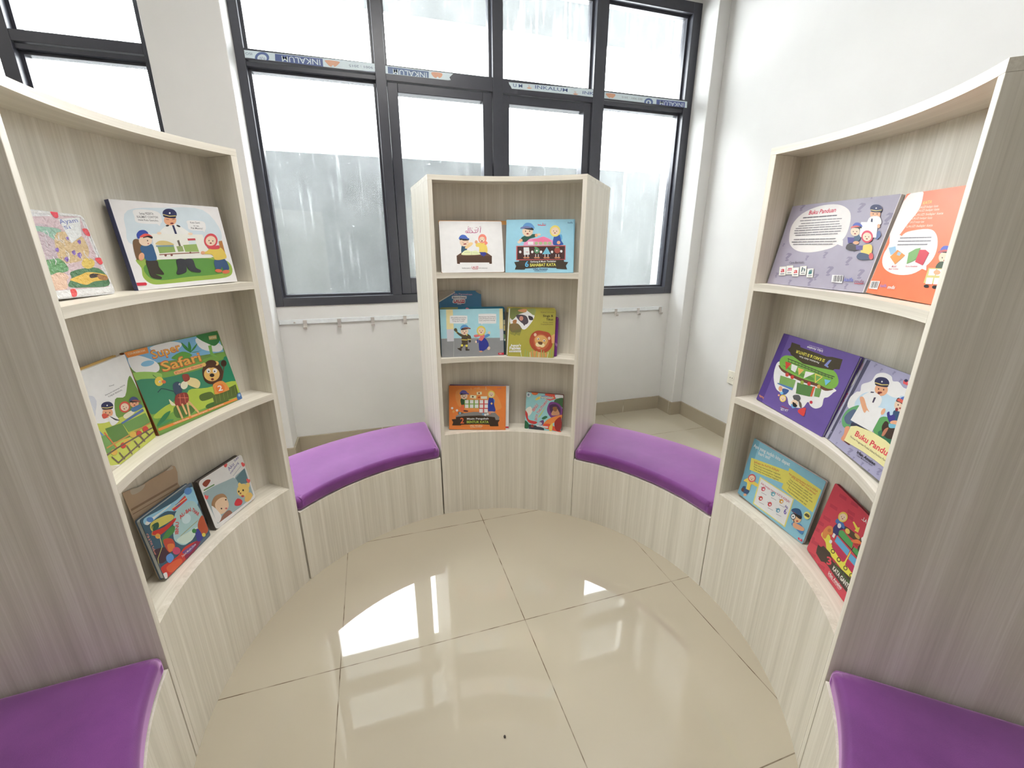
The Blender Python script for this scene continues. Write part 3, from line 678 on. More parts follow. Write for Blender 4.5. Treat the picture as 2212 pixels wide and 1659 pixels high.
('board_book','dark-spined book with a baby and yellow cat,bottom of the left bookcase',[-0.8821,0.30335,0.41376,0.41433,0.9101,0.00706,-0.11539,0.04484,0.99231],0.1775,0.1663,0.018,0.002,0.011,'L',200,201,202,0,None,[('p',183,[-985,1755,1046,1675,1016,-169,-1030,-47]),('p',184,[-868,1281,225,1231,842,1203,822,91,-764,97]),('p',185,[377,1049,831,1176,804,636,425,797]),('p',4,[-895,1673,893,1650,908,1166,326,1110,-849,1327]),('s',186,[-784,1521,-618,1568,-489,1478,-696,1380]),('l',187,39,[-800,1327,-431,1294]),('p',68,[103,1638,867,1638,876,1377,325,1063]),('t',188,'Aku',[233,1382,499,1469,130],8),('t',188,'Suka',[547,1537,746,1589,98],8),('t',188,'menabung',[256,1260,680,1435,87],8),('l',189,16,[311,1166,382,1189]),('l',189,16,[396,1194,511,1231]),('l',189,16,[526,1236,621,1267]),('l',189,16,[636,1272,707,1295]),('s',190,[-736,811,-539,955,-259,870,-168,657,-345,585,-680,622]),('s',191,[-630,741,-395,802,-197,676,-205,398,-430,299,-633,407]),('e',13,[-478,481,25,-17,-9,-22]),('e',13,[-232,636,26,-17,-9,-22]),('e',192,[-322,382,40,-27,-10,-24]),('s',193,[-727,101,-516,264,-257,275,-183,98,-457,66]),('s',4,[-756,764,-578,369,-612,206,-773,197]),('e',194,[491,531,201,-169,-130,-161]),('s',195,[559,358,767,260,743,7,426,146]),('e',13,[317,590,28,-17,-13,-31]),('e',13,[491,531,29,-18,-13,-31]),('e',196,[357,500,31,-20,-11,-26]),('e',197,[399,366,57,-36,-13,-31]),('s',194,[357,774,447,848,509,714]),('s',194,[693,669,826,590,736,479]),('s',198,[18,347,183,416,326,243,225,146,31,242]),('s',199,[112,1712,170,1711,193,1662,254,1648,206,1570,139,1570,113,1627]),('s',199,[763,1387,827,1385,853,1332,919,1316,868,1234,795,1235,764,1296]),('s',199,[749,787,813,783,839,728,907,708,854,626,781,631,750,695]),('s',199,[-333,131,-277,124,-255,71,-197,49,-244,-27,-309,-20,-334,43]),('s',199,[-860,1176,-809,1174,-790,1126,-737,1110,-781,1037,-839,1039,-862,1095]),('p',4,[885,187,879,22,-879,-11,-879,150,643,71])]),
('board_book','white orange-edged book with two children at a low brown table,middle bookcase',[0.00365,0.69396,1.13174,0.99121,-0.13219,0.0056,0.03486,0.30171,0.95276],0.2593,0.2119,0.011,0.0015,0.006,'',221,222,221,0,None,[('p',203,[-1340,2188,1570,2206,1435,-150,-1389,-107]),('l',204,25,[407,1861,375,1649]),('l',204,25,[305,1838,281,1710,257,1666,189,1644,89,1641]),('l',204,22,[139,1749,256,1757,175,1699,189,1649]),('l',204,25,[89,1641,69,1682,40,1666,55,1638]),('l',204,25,[18,1765,47,1688,22,1638,-56,1635]),('l',204,25,[-32,1854,-50,1688,-74,1649,-122,1641]),('l',204,25,[-105,1837,-122,1682,-143,1646,-193,1638]),('l',204,22,[-178,1721,-223,1704,-231,1654,-188,1632,-164,1671,-178,1721]),('l',204,14,[200,1849,268,1866]),('l',204,14,[353,1888,421,1905]),('l',204,14,[19,1821,67,1837]),('l',204,14,[-130,1875,-74,1898]),('p',205,[-651,694,-437,830,588,823,809,668,786,362,687,352,682,405,-529,417,-546,362,-650,372]),('p',206,[-651,694,809,668,789,418,-647,427]),('p',206,[-645,460,-527,459,-533,354,-650,366]),('p',206,[693,446,797,445,791,351,695,346]),('s',207,[-430,1064,-364,1147,-228,1119,-203,980,-271,856,-444,816]),('s',208,[-288,1036,-112,1229,40,1228,22,1145,-123,1035,-236,980]),('e',16,[-303,1257,187,0,-10,-182]),('e',38,[-308,1172,41,0,-1,-24]),('s',13,[-382,1326,-295,1409,-104,1367,-162,1317]),('s',209,[-516,1376,-488,1478,-386,1555,-252,1538,-167,1444,-167,1367,-335,1401]),('s',13,[-494,1341,-435,1415,-282,1416,-182,1385,-271,1355]),('s',210,[-428,1406,-295,1451,-119,1416,-100,1355,-217,1382,-336,1388]),('l',13,11,[-386,1252,-326,1235]),('l',13,11,[-207,1257,-151,1268]),('e',211,[-258,1179,39,0,-1,-25]),('s',212,[162,1173,332,1227,580,1171,622,823,308,811,293,1033,183,1062]),('e',7,[189,1256,61,0,-4,-72]),('e',213,[453,1394,173,0,-11,-189]),('s',213,[532,1310,614,1282,660,1199,550,1130]),('e',16,[437,1361,117,0,-6,-113]),('e',38,[434,1308,26,0,-1,-15]),('l',13,11,[341,1380,390,1361]),('l',13,11,[485,1372,542,1388]),('e',214,[425,1294,39,0,-1,-25]),('s',215,[-443,733,-353,871,-212,925,-35,869,147,901,280,811,332,742,-30,717]),('l',216,11,[-35,869,-36,717]),('l',217,11,[-327,829,-244,829]),('l',217,11,[-232,829,-163,828]),('l',217,11,[-151,828,-91,828]),('l',217,11,[31,813,115,807]),('l',217,11,[125,806,172,803]),('l',217,11,[183,802,241,798]),('p',218,[310,839,561,832,584,754,466,649,345,728]),('t',219,'Nantikan lanjutan di',[-461,168,-89,164,44],8),('t',220,'LAUZI',[-56,163,215,160,94],21),('t',219,'jilid selanjutnya',[243,159,592,155,44],8),('l',220,14,[-22,135,186,132])]),
('picture_book','light blue book with two children above a dark banner,top of the middle bookcase',[0.26292,0.61477,1.13169,0.91681,-0.3993,0.00491,0.09817,0.2373,0.96646],0.28,0.2161,0.014,0.002,0.002,'R',251,252,253,0,None,[('p',223,[-1429,2181,1542,2207,1557,-63,-1406,-73]),('t',224,'LAUZI',[-89,1897,241,1908,92],8),('l',225,33,[-90,1951,48,1918,213,1927]),('l',225,22,[101,2018,117,1923]),('t',226,'kaifa',[1128,1990,1326,1989,70],8),('p',227,[-678,1110,-640,1247,-435,1382,-103,1394,143,1475,338,1406,505,1323,702,1133]),('s',228,[-323,1327,-103,1394,144,1456,338,1378,451,1269,11,1244]),('s',229,[-795,1329,-660,1492,-191,1572,-187,1449,-407,1382,-598,1246]),('e',7,[-148,1517,61,0,2,-71]),('e',16,[-38,1549,72,0,1,-44]),('e',7,[-781,1315,72,0,2,-66]),('e',16,[-849,1247,72,0,1,-55]),('e',16,[-512,1683,222,-1,5,-212]),('e',13,[-596,1687,20,0,1,-28]),('e',13,[-428,1686,20,0,1,-28]),('e',38,[-510,1584,49,0,1,-28]),('s',230,[-723,1779,-703,1917,-578,2025,-391,2010,-260,1890,-246,1787,-480,1823]),('s',13,[-268,1730,-340,1834,-550,1847,-689,1813,-571,1767]),('s',231,[-352,1822,-528,1892,-772,1860,-805,1780,-642,1806,-479,1805]),('s',232,[801,1512,896,1538,915,1349,833,1349]),('s',233,[570,1432,663,1540,800,1539,889,1295,962,1132,565,1133]),('e',7,[776,1219,71,0,2,-71]),('e',234,[618,1689,216,-23,-17,-230]),('e',16,[618,1681,164,-1,4,-158]),('e',13,[556,1690,15,0,1,-21]),('e',13,[681,1677,15,0,1,-21]),('e',38,[613,1608,36,-4,-2,-21]),('p',235,[-487,1260,-266,1259,-262,1136,-484,1137]),('e',236,[-139,1195,77,0,2,-65]),('e',236,[40,1195,77,0,2,-65]),('e',236,[233,1194,77,0,2,-65]),('e',236,[412,1193,77,0,2,-65]),('p',237,[-968,1089,1064,1110,1076,521,-953,501]),('p',238,[-922,1061,1038,1072,1037,548,-915,534]),('p',239,[-662,1028,-437,1033,-402,732,-646,721]),('e',240,[-109,895,111,0,3,-120]),('p',241,[298,1039,466,752,113,747]),('e',242,[731,904,121,0,3,-120]),('e',243,[-148,1013,67,-28,-12,-30]),('e',244,[727,1024,82,0,1,-27]),('l',197,19,[-555,850,-504,830,-463,849]),('e',4,[-109,890,39,0,1,-38]),('e',4,[-797,842,50,0,1,-55]),('e',4,[-296,841,50,0,1,-55]),('e',4,[64,840,50,0,1,-55]),('e',4,[518,839,49,0,2,-54]),('e',4,[896,866,49,0,2,-54]),('l',4,25,[-599,740,-596,617]),('e',245,[-596,606,67,0,1,-33]),('l',4,25,[-474,740,-471,617]),('e',245,[-471,606,67,0,1,-33]),('l',4,25,[-155,740,-152,616]),('e',245,[-152,606,66,0,1,-33]),('l',4,25,[-44,739,-41,616]),('e',245,[-41,605,66,0,1,-33]),('l',4,25,[232,739,235,616]),('e',245,[236,605,66,0,1,-33]),('l',4,25,[356,739,359,616]),('e',245,[360,605,66,0,1,-33]),('l',4,25,[686,738,689,616]),('e',245,[690,605,66,0,1,-33]),('l',4,25,[796,738,799,616]),('e',245,[800,605,66,0,1,-33]),('p',246,[-1038,424,-843,452,-831,501,1007,521,1024,439,1193,425,1097,276,1156,132,730,153,715,193,39,206,-571,164,-592,117,-1003,122,-950,259]),('t',247,'6',[-587,232,-433,233,236],21),('t',4,'Gerbong & Mesin Tambahan',[-368,408,689,431,71],17),('t',248,'SAHABAT KATA',[-378,246,694,267,121],25),('t',249,'Irfan Amalee',[-236,109,359,119,66],17),('t',249,'Tubuh Muhammad Sayyid',[-206,52,320,59,38],8),('p',250,[1367,2155,1386,2155,1430,-9,1409,-9]),('s',4,[1428,154,1467,236,1468,18,1435,4])]),
('picture_book','thin book with a waving child firefighter and girl,in front of the blue game box',[-0.00325,0.70788,0.77176,0.98637,-0.16456,-0.0,0.03029,0.18155,0.98292],0.2727,0.2064,0.006,0.0005,0.001,'',275,276,275,0,None,[('p',254,[-1410,2126,1438,2102,1402,770,-1368,819]),('p',255,[-1394,807,-813,817,1402,783,1378,-139,-1381,-47]),('p',256,[-1101,2058,-812,2061,-802,1205,-1112,1212]),('p',257,[-1112,1212,-802,1210,-813,690,-1109,685]),('p',256,[1216,2055,1372,2058,1361,1171,1199,1167]),('p',257,[1204,1167,1366,1168,1368,668,1211,667]),('s',4,[-951,1742,-911,1794,-573,1798,-227,1781,-198,1727,-206,1508,-239,1453,-587,1453,-932,1468,-960,1524]),('s',4,[289,1794,329,1846,681,1849,1041,1832,1071,1778,1062,1472,1029,1417,667,1417,307,1433,279,1489]),('p',4,[385,1441,475,1434,421,1372]),('p',4,[-381,1466,-292,1464,-332,1412]),('t',258,'Alhamdulillah,sekarang bisa',[-908,1679,-246,1673,55],8),('t',258,'naik kendaraan dengan',[-869,1603,-287,1598,55],8),('t',258,'Si Kaku dan Si Lentur',[-839,1526,-333,1523,55],8),('t',258,'Sekarang kami bisa membawa',[296,1697,1042,1690,56],8),('t',258,'pulang 28 Hijaiyah,Si Kaku dan Si',[319,1621,1040,1613,51],8),('t',258,'Lentur yang belum bosan,lagi!',[316,1539,1020,1537,51],8),('s',259,[-451,973,-271,1006,-95,913,-70,759,-204,737,-235,584,-465,590]),('s',259,[-772,1184,-670,1207,-624,1079,-426,959,-480,872,-653,1003]),('e',260,[-727,1183,71,-2,-3,-71]),('s',259,[-452,616,-222,609,-239,481,-220,301,-157,273,-324,279,-315,509,-393,486,-501,335,-529,272,-653,353,-549,414,-505,540]),('l',261,31,[-472,744,-243,725]),('l',261,31,[-216,762,-76,746]),('e',262,[-474,499,51,-1,-2,-51]),('e',262,[-273,475,51,-1,-2,-51]),('e',263,[-247,947,31,-1,-1,-31]),('e',264,[-130,671,56,-2,-2,-56]),('l',261,23,[-714,1068,-654,1092]),('s',265,[-664,391,-501,322,-529,259,-653,345]),('p',265,[-322,325,-155,320,-149,268,-324,268]),('e',16,[-343,1110,168,-4,-6,-163]),('e',13,[-407,1115,15,0,-1,-22]),('e',13,[-279,1112,15,0,-1,-22]),('e',38,[-346,1034,37,-1,-1,-22]),('s',266,[-514,1203,-492,1309,-391,1392,-249,1378,-155,1283,-149,1203,-326,1234]),('s',13,[-489,1167,-432,1245,-272,1251,-166,1221,-256,1188]),('s',267,[-424,1236,-288,1286,-102,1255,-77,1193,-202,1217,-327,1220]),('s',268,[298,774,544,793,703,480,501,253,281,260]),('e',16,[698,338,57,-26,-33,-71]),('e',7,[344,211,78,-2,-1,-31]),('s',269,[534,896,679,969,768,916,675,841,544,798]),('e',16,[738,1024,52,-1,-2,-67]),('s',270,[167,701,245,737,254,609,176,598]),('e',16,[147,637,41,-1,-2,-51]),('s',271,[54,921,214,956,523,948,492,795,385,669,271,749,340,876,133,830]),('e',272,[387,1118,197,-5,-7,-211]),('e',16,[387,1110,149,-4,-5,-144]),('e',13,[330,1114,13,0,-1,-19]),('e',13,[443,1112,13,0,-1,-19]),('e',38,[384,1043,33,-1,-1,-19]),('p',273,[1117,125,1364,128,1361,31,1133,31,1105,79]),('t',4,'31',[1168,61,1246,58,52],8),('p',274,[-828,677,-813,677,-850,12,-868,13])]),
('board_book','olive green board book with a lion face,middle bookcase',[0.23288,0.62414,0.77176,0.89392,-0.44822,-0.0,0.13034,0.25995,0.95678],0.207,0.2134,0.017,0.002,0.01,'L',306,307,308,0,None,[('p',277,[-1200,2167,1124,2220,1135,-73,-1091,-112]),('s',278,[-965,1655,-747,2022,-252,2034,92,1863,28,1579,-265,1210,-501,1255,-900,1398]),('s',279,[-986,2094,-464,2106,-250,1983,-608,1845,-858,1606,-970,1758]),('s',280,[-255,2086,132,2108,93,1837,-92,1935]),('s',281,[-618,2051,-256,2098,-301,1956,-562,1975]),('s',282,[-966,1396,-641,1457,-449,1256,-518,1074,-911,1087]),('s',283,[-830,1581,-675,1611,-693,1456,-824,1452]),('s',284,[-709,1791,-503,1848,-240,1777,-150,1523,-301,1415,-542,1563]),('e',285,[-469,1681,88,2,5,-103]),('s',286,[-164,1805,20,1758,52,1631,-103,1627]),('s',284,[-411,1541,-305,1518,-298,1364,-365,1414]),('l',287,26,[-907,984,-893,1243]),('l',287,26,[-858,967,-829,1108]),('l',287,26,[-811,951,-772,1128]),('l',287,26,[-763,934,-715,1148]),('l',287,26,[-715,918,-659,1167]),('l',287,26,[-670,978,-602,1187]),('l',287,26,[-623,962,-546,1207]),('l',287,26,[-575,945,-489,1227]),('l',287,26,[-527,929,-433,1247]),('t',288,'Fabel Dunia',[384,1947,959,1961,46],8),('t',289,'Singa &',[483,1771,930,1782,97],17),('t',289,'Tikus',[631,1621,929,1629,97],17),('t',290,'Arabic Fabel',[495,1510,929,1522,51],8),('t',290,'Dongeng Berpasang',[410,1423,934,1438,51],8),('s',291,[-61,754,30,1014,255,1162,539,1145,799,1064,940,788,929,481,711,243,405,205,114,348,-25,549]),('s',292,[120,760,214,943,416,1026,677,932,816,707,702,422,400,308,185,480]),('s',293,[40,268,403,231,713,192,671,11,54,-14]),('p',294,[880,965,1042,1046,1049,639,922,634]),('e',295,[181,980,62,2,3,-72]),('e',295,[797,847,56,2,3,-71]),('s',296,[169,813,317,946,548,954,736,781,718,627,573,442,366,460,217,609]),('e',297,[324,549,106,-40,-32,-86]),('e',297,[517,530,96,34,30,-82]),('s',298,[317,677,510,671,490,555,361,576]),('e',4,[324,805,51,2,2,-46]),('e',4,[584,737,51,2,2,-46]),('e',299,[329,798,28,1,1,-28]),('e',299,[585,730,28,1,1,-28]),('s',300,[265,431,446,407,371,371]),('l',301,41,[-359,-70,-423,173]),('l',302,41,[-234,-64,-223,302]),('l',302,41,[-110,-59,-120,247]),('l',301,41,[14,-54,-16,192]),('l',302,41,[138,-49,79,316]),('l',302,41,[262,-44,286,265]),('l',301,41,[386,-39,389,210]),('l',302,41,[509,-34,483,334]),('l',302,41,[632,-29,586,279]),('l',301,41,[755,-24,791,228]),('l',302,41,[877,-19,885,352]),('l',302,41,[999,-15,987,297]),('t',4,"Aesop's",[-893,427,-423,452,104],30),('t',4,'Fables',[-926,289,-430,315,135],34),('p',303,[-945,244,-415,277,-406,195,-941,174]),('t',304,'READ & PLAY',[-908,191,-438,214,47],8),('p',305,[-1034,2119,-987,2115,-1017,-5,-1064,-7])]),
('picture_book','orange book with a white card grid above a dark banner,bottom of the middle bookcase',[0.00972,0.71833,0.41478,0.95395,-0.29972,-0.01231,0.06222,0.15755,0.98555],0.2645,0.2069,0.006,0.0006,0.001,'',343,344,343,0,None,[('p',309,[-1366,2131,1371,2111,1369,-30,-1409,-63]),('s',310,[-988,1807,-174,1927,640,1910,1081,1281,920,946,-719,981]),('t',311,'LA UZI',[-160,1933,97,1944,66],8),('t',312,'kaifa',[925,1933,1101,1943,71],8),('l',313,14,[382,2044,401,1893]),('l',314,11,[-310,1980,-288,1885]),('p',315,[-1007,643,-801,757,-173,849,812,833,1032,612,1006,472,-1021,447]),('s',316,[-786,1424,-663,1494,-514,1469,-527,1289,-609,1149,-746,1175]),('s',317,[-746,1147,-609,1163,-623,899,-719,870,-801,952]),('s',318,[-623,927,-446,901,-460,845,-637,857]),('s',319,[-883,840,-719,814,-637,773,-883,728]),('e',16,[-622,1591,158,2,0,-155]),('e',13,[-682,1594,14,0,0,-21]),('e',13,[-562,1595,14,0,0,-21]),('e',38,[-622,1519,35,0,0,-21]),('s',320,[-812,1681,-790,1782,-693,1860,-559,1845,-471,1753,-467,1676,-634,1708]),('s',13,[-789,1646,-734,1720,-582,1723,-483,1694,-569,1663]),('s',321,[-726,1712,-598,1758,-422,1726,-400,1665,-517,1690,-634,1694]),('p',322,[-609,1412,72,1421,73,1019,-610,1038]),('p',323,[72,1421,507,1426,511,829,73,796]),('p',4,[-576,1404,-413,1406,-413,1240,-576,1238]),('p',4,[-577,1197,-413,1199,-413,1032,-577,1030]),('p',4,[-350,1407,-187,1409,-187,1243,-350,1241]),('p',4,[-350,1199,-187,1201,-187,1035,-350,1033]),('p',4,[-124,1410,39,1412,39,1246,-124,1244]),('p',4,[-124,1202,40,1204,40,1038,-124,1036]),('p',4,[102,1413,265,1415,266,1249,102,1247]),('p',4,[102,1205,266,1207,267,1040,103,1038]),('p',4,[328,1415,491,1417,492,1251,328,1249]),('p',4,[329,1208,492,1210,493,1043,329,1041]),('p',4,[87,991,256,993,257,820,87,818]),('p',4,[313,994,482,996,483,823,314,821]),('p',324,[-331,1645,-51,1621,-65,1474,-348,1506]),('p',325,[-38,1786,195,1805,207,1679,-32,1659]),('p',326,[158,1587,446,1591,447,1472,159,1469]),('e',327,[-214,1563,44,1,0,-39]),('e',328,[76,1732,43,1,0,-39]),('s',329,[11,1544,98,1587,126,1518,44,1495]),('s',330,[711,1470,793,1443,794,1305,726,1304]),('s',331,[529,1495,725,1503,781,1194,833,889,510,885]),('p',332,[658,1309,716,1254,659,1192,604,1253]),('e',7,[647,845,164,2,0,-39]),('e',333,[642,1690,158,2,1,-172]),('e',16,[642,1684,120,1,1,-118]),('e',13,[596,1686,11,0,0,-16]),('e',13,[687,1687,11,0,0,-16]),('e',38,[642,1629,26,0,0,-16]),('e',4,[-1177,1014,55,1,0,-56]),('e',334,[-1115,851,55,1,0,-56]),('e',4,[-951,909,55,1,0,-56]),('e',335,[-815,779,55,1,0,-56]),('e',336,[265,748,55,1,0,-56]),('e',4,[366,716,55,1,0,-56]),('e',337,[478,751,55,1,0,-56]),('e',338,[579,788,55,1,0,-56]),('p',339,[-1199,473,-994,503,-1007,587,-583,648,101,679,813,609,856,470,1047,478,966,345,995,177,597,172,569,248,102,270,-748,232,-770,198,-1182,193,-1132,334]),('t',340,'2',[-797,296,-625,298,269],25),('t',4,'Mesin Pengubah',[-487,476,526,500,84],21),('t',341,'BENTUK KATA',[-496,308,527,320,118],25),('t',342,'Irfan Amalee',[-337,147,240,154,67],17),('t',342,'Tubuh Muhammad Sayyid',[-337,85,199,91,37],8)]),
('board_book','small thick square book with slanted red title on turquoise,bottom of the middle bookcase',[0.30053,0.62371,0.41332,0.85053,-0.52592,-0.00214,0.10534,0.16637,0.98042],0.1735,0.1737,0.024,0.0025,0.004,'',372,373,372,0,None,[('p',345,[-1045,1812,943,1784,925,-5,-940,-60]),('e',346,[-467,1762,166,14,8,-138]),('e',347,[-766,1612,95,8,6,-111]),('e',348,[-766,1618,50,4,3,-61]),('p',349,[44,1777,455,1770,525,1530,259,1424,-50,1508]),('p',350,[-221,1603,24,1652,384,1600,363,1502,-186,1482]),('s',351,[-433,1419,-275,1571,-187,1496,-348,1399]),('t',352,'Penjelajah',[-229,1498,443,1537,110],12),('s',4,[527,1722,866,1723,861,1586,522,1584]),('s',353,[500,1500,888,1589,903,1152,705,1272,485,1307]),('s',354,[-840,936,-636,1067,-540,852,-694,614,-816,770]),('s',355,[-893,875,-757,720,-685,446,-287,373,-392,250,-677,306,-832,544]),('s',356,[147,1000,238,1312,425,1384,704,1299,883,1041,851,708,447,613,245,760]),('s',357,[247,1175,541,1284,772,1085,736,807,409,775]),('s',358,[375,883,552,1120,698,969,736,807,411,748]),('s',359,[414,1135,604,1153,589,958,452,973]),('s',360,[49,351,310,600,844,817,855,653,594,461,276,262,31,181]),('s',361,[-1,262,328,323,867,45,815,-2,119,106]),('s',351,[307,209,461,392,431,-1,319,15]),('s',362,[539,456,824,705,850,99,619,74]),('s',363,[-75,562,84,689,197,644,39,517]),('s',364,[-176,384,13,487,25,292,-166,217]),('e',365,[-143,303,100,10,4,-72]),('s',366,[-879,370,-703,275,-662,54,-886,2]),('p',367,[-672,222,-220,184,64,101,71,-11,-659,-3]),('e',368,[-499,155,73,7,4,-73]),('t',4,'IBNU',[-455,838,-264,1156,143],47),('t',369,'IBNU',[-455,838,-264,1156,143],12),('t',4,'BATH',[-290,429,-251,712,128],47),('t',369,'BATH',[-290,429,-251,712,128],12),('t',4,'THUTHAH',[-239,741,165,1375,126],47),('t',369,'THUTHAH',[-239,741,165,1375,126],12),('s',370,[-245,601,8,1015,60,1075,-137,667]),('p',4,[-334,214,252,204,243,133,-274,150]),('t',371,'Penjelajah Ulung Dunia',[-288,162,241,161,36],8)]),
